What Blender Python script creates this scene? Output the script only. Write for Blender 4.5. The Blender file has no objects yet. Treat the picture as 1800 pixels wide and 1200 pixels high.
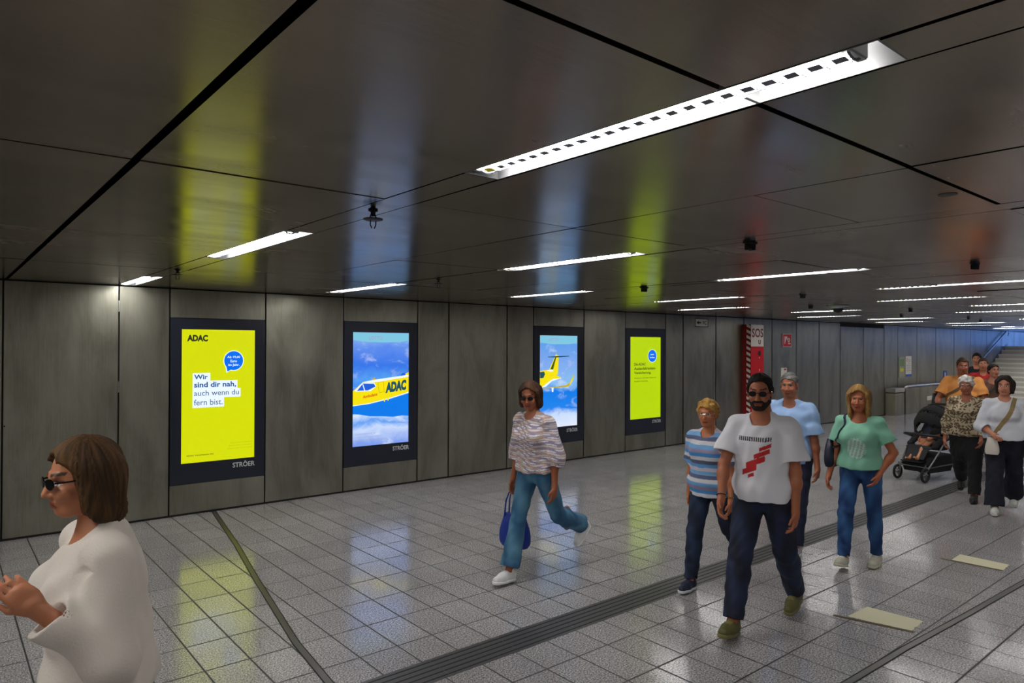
import bpy, bmesh, math, random
import numpy as np
from mathutils import Matrix, Vector

SC = bpy.context.scene
COL = SC.collection
R = math.radians

# ---------------------------------------------------------------- camera
CAM_H = 1.9
def camera():
    yaw, pitch, roll = .69280, -.0061, .0041
    rows = []
    for d in ((1,0,0),(0,1,0),(0,0,1)):
        cy, s = math.cos(yaw), math.sin(yaw)
        x = d[0]*cy - d[1]*s; z = d[0]*s + d[1]*cy; y = -d[2]
        cp, sp = math.cos(pitch), math.sin(pitch); y, z = y*cp - z*sp, y*sp + z*cp
        cr, sr = math.cos(roll), math.sin(roll); x, y = x*cr - y*sr, x*sr + y*cr
        rows.append((x, y, z))
    m = Matrix(((rows[0][0], -rows[0][1], -rows[0][2], 0),
                (rows[1][0], -rows[1][1], -rows[1][2], 0),
                (rows[2][0], -rows[2][1], -rows[2][2], CAM_H), (0,0,0,1)))
    cd = bpy.data.cameras.new('camera'); cd.sensor_width = 36; cd.lens = 1218.15/1800*36
    cd.clip_start = .05; cd.clip_end = 200
    c = bpy.data.objects.new('camera', cd); COL.objects.link(c); c.matrix_world = m
    SC.camera = c
camera()

# ---------------------------------------------------------------- world, exposure, daylight at the stairs
SC.view_settings.view_transform = 'Standard'
SC.view_settings.look = 'None'
SC.view_settings.gamma = 1
SC.view_settings.use_curve_mapping = False
SC.view_settings.exposure = 0.0
LAMP = 54.0        # strength of the fluorescent tubes
SCREEN = 1.12      # strength of the advertising displays
DAY = 430.0        # daylight falling down the stairwell (W)
w = bpy.data.worlds.new('world'); SC.world = w; w.use_nodes = True
w.node_tree.nodes['Background'].inputs[0].default_value = (.14, .3, 1, 1)
w.node_tree.nodes['Background'].inputs[1].default_value = .7
ld = bpy.data.lights.new('stairwell_daylight', 'AREA'); ld.shape = 'RECTANGLE'; ld.size = 3; ld.size_y = 5
ld.energy = DAY; ld.color = (.16, .34, 1)
lo = bpy.data.objects.new('stairwell_daylight', ld); COL.objects.link(lo)
lo.location = (34.8, 5.4, 4.6); lo.rotation_euler = (0, R(48), 0)

# ---------------------------------------------------------------- materials
def srgb(r, g, b):
    def f(c):
        c /= 255.
        return c/12.92 if c <= .04045 else ((c+.055)/1.055)**2.4
    return (f(r), f(g), f(b), 1)
def mat(name, col=(.5,.5,.5,1), rough=.5, metal=0., **kw):
    m = bpy.data.materials.new(name); m.use_nodes = True
    b = m.node_tree.nodes['Principled BSDF']
    b.inputs['Base Color'].default_value = col; b.inputs['Roughness'].default_value = rough
    b.inputs['Metallic'].default_value = metal
    for k, v in kw.items(): b.inputs[k.replace('_', ' ')].default_value = v
    return m
class NT:
    """short hand for wiring node trees"""
    def __init__(s, m): s.m = m; s.t = m.node_tree; s.b = s.t.nodes['Principled BSDF']
    def n(s, typ, **kw):
        x = s.t.nodes.new(typ)
        for k, v in kw.items(): setattr(x, k, v)
        return x
    def l(s, a, b): s.t.links.new(a, b)
    def math(s, op, a, b=None, c=None):
        x = s.n('ShaderNodeMath', operation=op)
        for i, v in enumerate((a, b, c)):
            if v is None: continue
            if isinstance(v, (int, float)): x.inputs[i].default_value = v
            else: s.l(v, x.inputs[i])
        return x.outputs[0]
    def noise(s, vec, scale, detail=2, rough=.5, dist=0):
        x = s.n('ShaderNodeTexNoise'); x.inputs['Scale'].default_value = scale
        x.inputs['Detail'].default_value = detail; x.inputs['Roughness'].default_value = rough
        x.inputs['Distortion'].default_value = dist
        s.l(vec, x.inputs['Vector']); return x.outputs['Fac']
    def pos(s, scale=None):
        g = s.n('ShaderNodeNewGeometry').outputs['Position']
        if scale is None: return g
        v = s.n('ShaderNodeVectorMath', operation='MULTIPLY'); v.inputs[1].default_value = scale
        s.l(g, v.inputs[0]); return v.outputs[0]
    def ramp(s, fac, stops):
        r = s.n('ShaderNodeValToRGB'); e = r.color_ramp.elements
        while len(e) < len(stops): e.new(.5)
        for x, (p, c) in zip(e, stops): x.position = p; x.color = c
        s.l(fac, r.inputs[0]); return r.outputs[0]
    def rng(s, v, a, b, c, d):
        x = s.n('ShaderNodeMapRange'); s.l(v, x.inputs[0])
        for i, q in enumerate((a, b, c, d)): x.inputs[i+1].default_value = q
        return x.outputs[0]
    def mix(s, fac, a, b, mode='MIX'):
        x = s.n('ShaderNodeMix', data_type='RGBA', blend_type=mode)
        for sock, v in ((x.inputs[0], fac), (x.inputs[6], a), (x.inputs[7], b)):
            if isinstance(v, (int, float)): sock.default_value = v
            elif isinstance(v, tuple): sock.default_value = v
            else: s.l(v, sock)
        return x.outputs[2]
    def bump(s, h, strength, dist=.01):
        x = s.n('ShaderNodeBump'); x.inputs['Strength'].default_value = strength
        x.inputs['Distance'].default_value = dist; s.l(h, x.inputs['Height'])
        s.l(x.outputs[0], s.b.inputs['Normal'])

def tile_material():
    m = mat('terrazzo_tiles', rough=.2); k = NT(m)
    p = k.pos(); sx = k.n('ShaderNodeSeparateXYZ'); k.l(p, sx.inputs[0]); X, Y = sx.outputs[0], sx.outputs[1]
    tx = k.math('DIVIDE', k.math('SUBTRACT', X, 1.474), .2605)
    far = k.math('GREATER_THAN', Y, 3.42)
    tyf = k.math('DIVIDE', k.math('SUBTRACT', Y, 3.84), .4065)
    tyn = k.math('DIVIDE', k.math('SUBTRACT', Y, 3.01), .397)
    ty = k.math('ADD', k.math('MULTIPLY', far, tyf), k.math('MULTIPLY', k.math('SUBTRACT', 1., far), tyn))
    def edge(t, pitch, w):
        fr = k.math('FRACT', t); d = k.math('MINIMUM', fr, k.math('SUBTRACT', 1., fr))
        return k.rng(k.math('MULTIPLY', d, pitch), w*.5, w, 1, 0)
    g = k.math('MAXIMUM', edge(tx, .2605, .0075), edge(ty, .4, .0080))
    cell = k.n('ShaderNodeCombineXYZ'); k.l(k.math('FLOOR', tx), cell.inputs[0]); k.l(k.math('FLOOR', ty), cell.inputs[1])
    k.l(far, cell.inputs[2])
    wn = k.n('ShaderNodeTexWhiteNoise', noise_dimensions='3D'); k.l(cell.outputs[0], wn.inputs['Vector'])
    sp = k.noise(p, 95, 3, .8); sp2 = k.noise(p, 260, 1, .5)
    base = k.ramp(k.math('ADD', k.math('MULTIPLY', sp, .7), k.math('MULTIPLY', sp2, .3)),
                  [(.38, srgb(74,71,72)), (.5, srgb(160,156,158)), (.62, srgb(240,238,240))])
    tone = k.rng(wn.outputs['Value'], 0, 1, .92, 1.05)
    dirt = k.rng(k.noise(p, 1.1, 4, .6), .35, .7, .86, 1.06)
    tt = k.math('MULTIPLY', tone, dirt)
    cc = k.n('ShaderNodeCombineXYZ')
    for i in range(3): k.l(tt, cc.inputs[i])
    c = k.mix(1., base, cc.outputs[0], 'MULTIPLY')
    c = k.mix(g, c, srgb(26,24,24))
    k.l(c, k.b.inputs['Base Color'])
    r = k.math('ADD', k.rng(k.noise(p, 2.3, 3), .3, .7, .12, .19), k.math('MULTIPLY', g, .5))
    k.l(r, k.b.inputs['Roughness'])
    k.b.inputs['IOR'].default_value = 1.85
    k.bump(k.math('SUBTRACT', k.math('MULTIPLY', sp, .04), g), .35, .002)
    return m

def ceiling_material():
    m = mat('brushed_ceiling_steel', rough=.22, metal=1.); k = NT(m)
    p = k.pos(); pb = k.pos((1.2, 60, 60))
    br = k.noise(pb, 3, 4, .6)
    sm = k.noise(p, .9, 5, .62, .6)
    sm2 = k.noise(k.pos((.5, 2.5, 1)), 1.7, 4, .6, .4)
    c = k.ramp(k.math('ADD', k.math('MULTIPLY', br, .35), k.math('MULTIPLY', sm, .65)),
               [(.3, (.21,.172,.13,1)), (.55, (.285,.238,.186,1)), (.75, (.36,.305,.24,1))])
    k.l(c, k.b.inputs['Base Color'])
    r = k.math('ADD', k.rng(sm, .3, .7, .17, .25), k.rng(sm2, .4, .75, 0, .07))
    k.l(r, k.b.inputs['Roughness'])
    k.b.inputs['Anisotropic'].default_value = .72
    t = k.n('ShaderNodeTangent', direction_type='UV_MAP', uv_map='UVMap')
    k.l(t.outputs[0], k.b.inputs['Tangent']); k.b.inputs['Anisotropic Rotation'].default_value = .25
    k.bump(k.noise(k.pos((.8, 22, 22)), 6, 3, .6), .05, .0015)
    return m

def wall_material():
    m = mat('brushed_wall_steel', rough=.36, metal=1.); k = NT(m)
    p = k.pos(); br = k.noise(k.pos((70, 70, 1.1)), 3, 4, .6)
    st = k.noise(k.pos((1.6, 1.6, .5)), 1.6, 5, .65, .5)
    c = k.ramp(k.math('ADD', k.math('MULTIPLY', br, .25), k.math('MULTIPLY', st, .75)),
               [(.3, (.22,.212,.165,1)), (.52, (.37,.36,.295,1)), (.75, (.47,.46,.385,1))])
    k.l(c, k.b.inputs['Base Color'])
    k.l(k.rng(st, .3, .7, .34, .46), k.b.inputs['Roughness'])
    k.bump(br, .06, .002)
    return m

def emit(name, col, s=1.0):
    m = mat(name, (0,0,0,1), .3)
    b = m.node_tree.nodes['Principled BSDF']
    b.inputs['Emission Color'].default_value = col; b.inputs['Emission Strength'].default_value = s
    return m

M = {}
M['tile'] = tile_material(); M['ceil'] = ceiling_material(); M['wall'] = wall_material()
M['dark'] = mat('dark_gap', srgb(14,13,13), .7)
M['void'] = mat('void_black', srgb(20,19,18), .9)
M['frame'] = mat('screen_frame_black', srgb(38,42,56), .3)
M['frameglass'] = mat('screen_bezel_glass', srgb(26,29,40), .12)
M['logo'] = mat('logo_grey', srgb(222,224,228), .4)
M['white_metal'] = mat('white_enamel', srgb(240,238,232), .45)
M['reflector'] = mat('lamp_reflector', (.115,.115,.118,1), .5)
M['steel'] = mat('satin_steel', (.55,.55,.54,1), .3, 1.)
M['blade'] = mat('louver_aluminium', (.16,.17,.2,1), .35, .6)
M['black'] = mat('black_plastic', srgb(20,20,22), .4)
M['rubber'] = mat('black_rubber', srgb(14,14,15), .7)
M['joint'] = mat('joint_profile_metal', (.2,.195,.185,1), .42, 1.)
M['rib'] = mat('ribbed_strip_grey', srgb(72,71,73), .42)
M['groove'] = mat('ribbed_strip_groove', srgb(22,21,22), .7)
M['red'] = mat('sos_red', srgb(205,8,10), .35)
M['dred'] = mat('sos_dark_red', srgb(132,10,18), .4)
M['signwhite'] = mat('sign_white', srgb(226,222,214), .45)
M['blue'] = mat('sign_blue', srgb(28,84,190), .4)
M['yellow'] = mat('label_yellow', srgb(240,225,20), .5)
M['stair'] = mat('stair_stone', srgb(176,174,170), .55)
M['paper'] = mat('paper_cream', srgb(214,208,176), .55)
M['brown'] = mat('tape_brown', srgb(78,62,26), .5)
M['tube'] = emit('fluorescent_tube', (1, .985, .95, 1), LAMP)

# ---------------------------------------------------------------- mesh helpers
def link(o, parent=None):
    COL.objects.link(o)
    if parent is not None: o.parent = parent
    return o
def newobj(name, verts, faces, mats, parent=None, mi=None, smooth=False):
    me = bpy.data.meshes.new(name); me.from_pydata([tuple(v) for v in verts], [], [tuple(f) for f in faces])
    for m_ in (mats if isinstance(mats, (list, tuple)) else [mats]): me.materials.append(m_)
    if mi is not None: me.polygons.foreach_set('material_index', mi)
    if smooth: me.polygons.foreach_set('use_smooth', [True]*len(me.polygons))
    me.update()
    return link(bpy.data.objects.new(name, me), parent)
class MB:
    """collects shapes into one mesh"""
    def __init__(s): s.v = []; s.f = []; s.m = []
    def add(s, v, f, m=0):
        o = len(s.v); s.v += [tuple(q) for q in v]; s.f += [tuple(i+o for i in q) for q in f]; s.m += [m]*len(f)
    def box(s, x0, x1, y0, y1, z0, z1, m=0, bev=0.):
        if bev <= 0:
            v = [(x,y,z) for z in (z0,z1) for y in (y0,y1) for x in (x0,x1)]
            f = [(0,2,3,1),(4,5,7,6),(0,1,5,4),(2,6,7,3),(0,4,6,2),(1,3,7,5)]
            s.add(v, f, m); return
        b = bev
        bm = bmesh.new(); bmesh.ops.create_cube(bm, size=1)
        for v in bm.verts: v.co = Vector(((x0+x1)/2+v.co.x*(x1-x0), (y0+y1)/2+v.co.y*(y1-y0), (z0+z1)/2+v.co.z*(z1-z0)))
        bmesh.ops.bevel(bm, geom=bm.edges[:], offset=b, segments=2, affect='EDGES')
        s.bm(bm, m)
    def bm(s, bm, m=0):
        bm.verts.ensure_lookup_table(); bm.verts.index_update()
        s.add([v.co[:] for v in bm.verts], [[v.index for v in f.verts] for f in bm.faces], m); bm.free()
    def tube(s, pts, r, n=10, m=0, closed=False, cap=True):
        pts = [Vector(p) for p in pts]; N = len(pts); rs = r if isinstance(r, (list, tuple)) else [r]*N
        v = []; up = None
        for i, p in enumerate(pts):
            a = pts[(i-1) % N] if (closed or i > 0) else p
            b = pts[(i+1) % N] if (closed or i < N-1) else p
            t = (b-a).normalized()
            if up is None: up = Vector((0,0,1)) if abs(t.z) < .9 else Vector((1,0,0))
            s1 = t.cross(up).normalized(); up = s1.cross(t).normalized()
            for j in range(n):
                q = 2*math.pi*j/n; v.append(p + (s1*math.cos(q) + up*math.sin(q))*rs[i])
        f = []
        for i in range(N if closed else N-1):
            for j in range(n):
                a = i*n+j; b = i*n+(j+1) % n; c = ((i+1) % N)*n+(j+1) % n; d = ((i+1) % N)*n+j
                f.append((a, b, c, d))
        if cap and not closed: f.append(tuple(range(n))[::-1]); f.append(tuple(range((N-1)*n, N*n)))
        s.add(v, f, m)
    def prism(s, poly, fn, d0, d1, m=0):
        """poly: 2-D outline; fn(a, b, d) -> point"""
        n = len(poly); v = [fn(a, b, d0) for a, b in poly] + [fn(a, b, d1) for a, b in poly]
        f = [tuple(range(n)), tuple(range(n, 2*n))[::-1]] + [(i, i+n, (i+1) % n+n, (i+1) % n) for i in range(n)]
        s.add(v, f, m)
    def lathe(s, prof, c=(0,0,0), n=24, m=0, axis='z'):
        v = []; f = []
        for r, h in prof:
            for j in range(n):
                q = 2*math.pi*j/n; a, b = r*math.cos(q), r*math.sin(q)
                v.append((c[0]+a, c[1]+b, c[2]+h) if axis == 'z' else ((c[0]+a, c[1]+h, c[2]+b) if axis == 'y' else (c[0]+h, c[1]+a, c[2]+b)))
        for i in range(len(prof)-1):
            for j in range(n): f.append((i*n+j, i*n+(j+1) % n, (i+1)*n+(j+1) % n, (i+1)*n+j))
        f.append(tuple(range(n))[::-1]); f.append(tuple(range((len(prof)-1)*n, len(prof)*n)))
        s.add(v, f, m)
    def build(s, name, mats, parent=None, smooth=False, fix=True):
        o = newobj(name, s.v, s.f, mats, parent, s.m)
        if fix:
            bm = bmesh.new(); bm.from_mesh(o.data); bmesh.ops.recalc_face_normals(bm, faces=bm.faces[:]); bm.to_mesh(o.data); bm.free()
        if smooth:
            o.data.polygons.foreach_set('use_smooth', [True]*len(o.data.polygons))
            try: o.data.set_sharp_from_angle(angle=R(38))
            except Exception: pass
        return o
def empty(name, loc=(0,0,0), rz=0.):
    o = bpy.data.objects.new(name, None); o.empty_display_size = .1; link(o)
    o.location = loc; o.rotation_euler = (0,0,rz); return o
def tag(o, label=None, cat=None, group=None, kind=None):
    if label: o['label'] = label
    if cat: o['category'] = cat
    if group: o['group'] = group
    if kind: o['kind'] = kind
    return o
def copy_tree(o, parent=None):
    c = o.copy(); COL.objects.link(c); c.parent = parent
    for ch in list(o.children): copy_tree(ch, c)
    return c
def structure(mb, name, mats, **kw):
    o = mb.build(name, mats, None, **kw); o['kind'] = 'structure'; return o
def text_mesh(txt, size, bold=0.):
    cu = bpy.data.curves.new('lettering', 'FONT'); cu.body = txt; cu.size = size; cu.offset = bold
    cu.resolution_u = 3
    o = bpy.data.objects.new('lettering', cu); COL.objects.link(o)
    dg = bpy.context.evaluated_depsgraph_get(); me = bpy.data.meshes.new_from_object(o.evaluated_get(dg))
    v = [tuple(x.co) for x in me.vertices]; f = [tuple(p.vertices) for p in me.polygons]
    bpy.data.objects.remove(o); bpy.data.curves.remove(cu); bpy.data.meshes.remove(me)
    return v, f
def add_text(mb, txt, fn, u0, u1, v0, v1, m=0, bold=0., d=0.):
    """fit lettering into the box u0..u1 x v0..v1 (in metres) of the plane fn(u, v, depth)"""
    v, f = text_mesh(txt, 1., bold)
    if not v: return
    xs = [q[0] for q in v]; ys = [q[1] for q in v]; a, b, c, e = min(xs), max(xs), min(ys), max(ys)
    mb.add([fn(u0+(q[0]-a)/(b-a)*(u1-u0), v0+(q[1]-c)/(e-c)*(v1-v0), d) for q in v], f, m)

# ---------------------------------------------------------------- the underpass
YW, CZ = 8.25, 2.52
X0, X1, YF = -5.0, 36.0, -6.0
mb = MB(); mb.add([(X0,YF,0),(X1,YF,0),(X1,YW+.1,0),(X0,YW+.1,0)], [(0,1,2,3)]); floor = structure(mb, 'floor', M['tile'])

random.seed(4)
# steel wall of tall panels with dark joints; four bays hold the displays
def px(*a): return a
SEAMS = [X0,-3.5,-2.5,-1.5,-.5,.489,1.474,1.968,3.023,4.031,5.142,5.667,6.751,7.294,8.430,9.491,10.633,11.18,12.274,13.30,14.44,15.523,16.62,17.725,19.05,20.343,21.264,22.668,24.157,25.737,27.30,28.95,30.6,32.2,33.8,X1]
BAYS = {1.968:(.348,2.19), 4.031:(.325,2.205), 7.294:(.312,2.215), 9.491:(.305,2.22)}
mb = MB()
for a, b in zip(SEAMS, SEAMS[1:]):
    g = .008 if a < 5 else (.010 if a < 10 else .015)
    top = CZ-.012
    if 17 < a < 20.3: top = 2.425
    y = YW + random.uniform(-.0015, .0015)
    def panel(z0, z1):
        # a panel with folded edges
        mb.box(a+g, b-g, y, y+.03, z0, z1, 0, .003)
    if a in BAYS:
        z0, z1 = BAYS[a]
        panel(.022, z0-.006); panel(z1+.006, top)
    else: panel(.022, top)
mb.box(X0, X1, YW+.03, YW+.1, 0, 2.75, 1)
for a in BAYS: pass
structure(mb, 'wall_back', [M['wall'], M['dark']])
mb = MB(); mb.box(X0, X1, YW+.004, YW+.03, 0, .02); structure(mb, 'baseboard_back', M['dark'])
mb = MB(); mb.box(X0, X1, YF-.1, YF, 0, 2.75); structure(mb, 'wall_front', M['wall'])
mb = MB(); mb.box(X0-.1, X0, YF, YW, 0, 2.75); structure(mb, 'wall_left', M['wall'])
# end wall beyond the landing (taller: the stairwell is open to the sky)
mb = MB(); mb.box(X1, X1+.1, YF, YW, 0, 6.); structure(mb, 'wall_right', mat('stairwell_plaster', srgb(225,228,232), .6))

# ceiling of steel panels, with slots for the light strips
PITCH = 2.075
STRIPS = [1.455+PITCH*k for k in range(-3, 15)]
SW = .16
LIGHTS = {-3:[(3.1,1.6)],-2:[(5.2,3.7),(2,.5),(-1.2,-2.7)], -1:[(6.4,4.9),(3.1,1.6),(-.1,-1.6)],  # lamps left of view and behind the camera: unseen, added for light
 0:[(8.2,7.0),(5.2,3.67),(2.03,.6),(-1.15,-2.65)], 1:[(7.7,6.1),(4.45,3.0),(-.7,-2.2)],
 2:[(6.88,5.45),(3.84,2.42),(.6,-.8)], 3:[(6.25,4.8),(3.24,1.8),(.0,-1.4)], 4:[(7.4,6.0),(4.12,2.78),(.9,-.5)],
 5:[(6.47,5.17),(3.64,2.3),(.4,-1)], 6:[(7.45,6.1),(4.5,3.1),(1.3,-.1)], 7:[(6.9,5.5),(3.8,2.4),(.6,-.8)],
 8:[(7.6,6.35),(4.6,3.2),(1.4,0)], 9:[(6.7,5.3),(3.6,2.2)], 10:[(7.3,5.9),(4.2,2.8)], 11:[(6.6,5.2)], 12:[(7.4,6.),(4.3,2.9)], 13:[(6.6,5.2)]}
CX1 = 31.3         # the ceiling stops here; beyond it the stairwell opens upward
YS = [YF,-4.4,-2.6,-.82,.96,2.6,4.42,6.22,YW-.004]
mb = MB(); uvflag = []
def cpanel(x0, x1, y0, y1, gx0=.0025, gx1=.0025, gy0=.0025, gy1=.0025, t=1.):
    x0 += gx0; x1 -= gx1; y0 += gy0; y1 -= gy1
    e = .0022*t; dz = [random.uniform(-e, e) for _ in range(3)]
    q = [dz[0], dz[1], dz[2], dz[0]+dz[2]-dz[1]]
    v = [(x0,y0,CZ+q[0]),(x1,y0,CZ+q[1]),(x1,y1,CZ+q[2]),(x0,y1,CZ+q[3])]
    v += [(x,y,CZ+.02) for x,y,_ in v]
    mb.add(v, [(0,3,2,1),(4,5,6,7),(0,1,5,4),(1,2,6,5),(2,3,7,6),(3,0,4,7)], 0)
edges = []
xa = X0
for s in STRIPS:
    k = round((s-1.455)/PITCH)
    if s > CX1-.2: break
    if xa < s: edges.append((xa, s))
    xa = s+SW
edges.append((xa, CX1))
for (a, b) in edges:
    mids = [a, (a+b)/2+.0, b] if b-a > 1.2 else [a, b]
    if a < .51 < b: mids = [a, .51, b]
    for c, d in zip(mids, mids[1:]):
        ys = list(YS)
        if 2.4 < c < 2.8: ys = sorted(ys+[1.55])
        for y0, y1 in zip(ys, ys[1:]):
            thick = lambda y: .0085 if (abs(y-.96) < .01 and -1 < c < 3.6) else .0035
            gx0 = .014 if abs(c-.51) < .01 else .0035; gx1 = .014 if abs(d-.51) < .01 else .0035
            cpanel(c, d, y0, y1, gx0, gx1, thick(y0), thick(y1))
for s in STRIPS:
    if s > CX1-.2: break
    k = round((s-1.455)/PITCH)
    ls = sorted([(b, a) for a, b in LIGHTS.get(k, [])])
    cur = YF
    for y0, y1 in ls + [(YW-.004, None)]:
        if y0-cur > .02: cpanel(s, s+SW, cur, y0, .007, .007, 0, 0, .4)
        cur = y1
mb.box(X0, CX1, YF, YW+.1, 2.68, 2.75, 1)
mb.box(CX1, CX1+.05, YF, YW+.1, CZ, 5.5, 2)
ceil = structure(mb, 'ceiling', [M['ceil'], M['void'], M['white_metal']])
uv = ceil.data.uv_layers.new(name='UVMap')
for lp in ceil.data.loops:
    co = ceil.data.vertices[lp.vertex_index].co; uv.data[lp.index].uv = (co.x*.1, co.y*.1)

# ---------------------------------------------------------------- lamps in the slots
def make_light(L, detail=True):
    """slot lamp, local origin in the middle of the slot at ceiling height; L along y"""
    root = empty('ceiling_light')
    h = MB(); t = .004; W = SW/2-.003; D = .085
    h.box(-W, -W+t, -L/2, L/2, .001, D); h.box(W-t, W, -L/2, L/2, .001, D); h.box(-W, W, -L/2, L/2, D-t, D)
    h.box(-W, W, -L/2, -L/2+t, .001, D); h.box(-W, W, L/2-t, L/2, .001, D)
    h.build('housing', M['reflector'], root)
    # rounded lens with the tube behind it
    tb = MB(); n = 10; r = .043; xc = -.03; zc = .041
    ys = [-L/2+.085, L/2-.06]; v = []
    for y in ys:
        for j in range(n+1):
            q = math.pi*j/n; v.append((xc-r*math.cos(q), y, zc-r*math.sin(q)*.95))
    f = [(j, j+1, n+2+j, n+1+j) for j in range(n)] + [tuple(range(n+1)), tuple(range(n+1, 2*n+2))]
    tb.add(v, f); tb.build('lamp_tube', M['tube'], root, smooth=True)
    bl = MB(); cnt = int((L-.14)/.055)
    for i in range(cnt+1):
        y = -L/2+.07+i*(L-.14)/cnt
        v = []
        for rr in (r+.001, r+.0075):
            for j in range(3, n+1):
                q = math.pi*j/n; 
                for dy in (-.0012, .0012): v.append((xc-rr*math.cos(q), y+dy, zc-rr*math.sin(q)*.95))
        k = n+1-3; f = []
        for j in range(k-1):
            a = j*2; b = k*2+j*2
            f += [(a, a+2, a+3, a+1), (b, b+1, b+3, b+2), (a, b, b+2, a+2), (a+1, a+3, b+3, b+1)]
        bl.add(v, f)
        if detail and i < cnt:     # dark facets of the reflector between the blades
            y2 = y+.012; y3 = y+.043
            v = []
            for q in (R(68), R(100)):
                for yy in (y2, y3): v.append((xc-(r+.0015)*math.cos(q), yy, zc-(r+.0015)*math.sin(q)*.95))
            bl.add(v, [(0,1,3,2)])
    bl.box(xc+r*.55, xc+r*.62, -L/2+.085, L/2-.06, .0005, .004)
    bl.build('louver', M['blade'], root)
    for e0, e1 in ((L/2-.06, L/2-.035), (-L/2+.06, -L/2+.085)):
        ca = MB(); ca.box(xc-r-.004, xc+r+.004, e0, e1, .004, .075, 0, .003); ca.build('end_cap', M['steel'], root)
    lb = MB(); v = []
    for q in (R(60), R(90), R(120)):
        for yy in (L/2-.115, L/2-.075): v.append((xc-(r+.003)*math.cos(q), yy, zc-(r+.003)*math.sin(q)*.95))
    lb.add(v, [(0,1,3,2),(2,3,5,4)]); lb.build('rating_label', M['yellow'], root)
    dv = MB(); dv.box(.012, W-t, -.25*L-.005, -.25*L+.005, .001, .06); dv.build('divider', M['steel'], root)
    return root
PL = {}
for k, ls in LIGHTS.items():
    s = STRIPS[0]+PITCH*(k+3)
    if s > CX1-.2: continue
    for i, (ya, yb) in enumerate(ls):
        L = ya-yb; key = round(L, 2)
        if key in PL: o = copy_tree(PL[key])
        else: o = make_light(L-.004); PL[key] = o
        o.location = (s+SW/2, (ya+yb)/2, CZ)
        inview = k >= 0
        row = ['first','second','third','fourth','fifth','sixth','seventh','eighth','ninth','tenth','eleventh','twelfth','thirteenth','fourteenth'][k] if k >= 0 else ''
        place = ['by the wall','in the middle of the passage','nearest the camera','behind the camera'][min(3, i)]
        if k == 0 and i == 2: lab = 'large near fluorescent strip lamp with louver, overhead at top of the photo'
        elif k < 0: lab = 'white fluorescent strip lamp in ceiling slot out of view left of the photo'
        else: lab = f'strip lamp in the {row} ceiling slot from the left, {place}'
        tag(o, lab, 'ceiling light', 'fluorescent strip lamps in ceiling slots')

# ---------------------------------------------------------------- floor fittings
mb = MB()
xs = np.arange(X0, 25.9, .521)
for x in xs:
    mb.box(x+.0015, x+.521-.0015, 3.293, 3.552, .0, .0010, 0)
    for j in range(5):
        y = 3.318+j*.0485
        mb.box(x+.0015, x+.5195, y, y+.012, .0010, .0014, 1)
tag(mb.build('tactile_guidance_strip', [M['rib'], M['groove']]), 'dark grey ribbed guidance strip set in the tiles along the passage', 'floor strip')
def joint(pts, wd, name, lab):
    mb = MB()
    for p, q in zip(pts, pts[1:]):
        a, b = Vector(p), Vector(q); n = (b-a).normalized(); s = Vector((-n.y, n.x))
        def seg(o0, o1, z, m):
            c = [a+s*o0, b+s*o0, b+s*o1, a+s*o1]
            mb.add([(v.x, v.y, 0.0) for v in c]+[(v.x, v.y, z) for v in c], [(0,3,2,1),(4,5,6,7),(0,1,5,4),(1,2,6,5),(2,3,7,6),(3,0,4,7)], m)
        seg(-wd/2, -wd/2+.006, .004, 1); seg(-wd/2+.006, wd/2-.006, .003, 0); seg(wd/2-.006, wd/2, .004, 1)
    o = mb.build(name, [M['joint'], M['groove']]); tag(o, lab, 'expansion joint')
joint([(2.44,8.24),(2.2,6.72),(2.0,5.62),(1.775,4.28),(1.70,3.56)], .05, 'expansion_joint', 'metal expansion joint running from the wall below the first display')
joint([(1.66,3.29),(1.3,1.2),(.9,-1.)], .05, 'expansion_joint', 'metal expansion joint continuing on the camera side of the ribbed strip')
joint([(3.2,1.845),(3.98,1.808),(4.708,1.785),(5.656,1.73),(6.8,1.676),(14,1.4)], .05, 'expansion_joint', 'metal expansion joint crossing the lower right corner of the tiles')
def pad(c, st, lab):
    root = empty('floor_marking', (c[0][0], c[0][1], 0))
    o = Vector((c[0][0], c[0][1], 0))
    random.seed(int(c[0][0]*100)); pts = []
    for i in range(4):
        a, b = Vector(c[i]), Vector(c[(i+1) % 4]); n = 12
        for j in range(n):
            p = a.lerp(b, j/n)
            if i in (0, 3): p += Vector((random.uniform(-.006, .006), random.uniform(-.006, .006)))
            pts.append(p)
    m_ = MB(); m_.prism([(p.x-o.x, p.y-o.y) for p in pts], lambda a, b, d: (a, b, d), 0, .0015); m_.build('worn_film', M['paper'], root)
    a, b = Vector(st[0]), Vector(st[1]); n = (b-a).normalized(); s = Vector((-n.y, n.x))*.0165
    m_ = MB(); q = [a-s, b-s, b+s, a+s]; m_.prism([(p.x-o.x, p.y-o.y) for p in q], lambda a, b, d: (a, b, d), 0, .0022); m_.build('brown_tape', M['brown'], root)
    tag(root, lab, 'floor marking', 'worn cream markings on the floor')
pad([(4.965,2.255),(5.255,2.247),(5.28,1.885),(5.04,1.865)][::-1], [(4.90,2.33),(5.03,1.85)], 'worn cream floor marking with brown tape edge, the nearer one')
pad([(6.99,2.262),(7.25,2.275),(7.24,1.888),(7.03,1.882)][::-1], [(6.98,2.34),(7.0,1.875)], 'worn cream floor marking with brown tape edge, the farther one at right')

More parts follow.
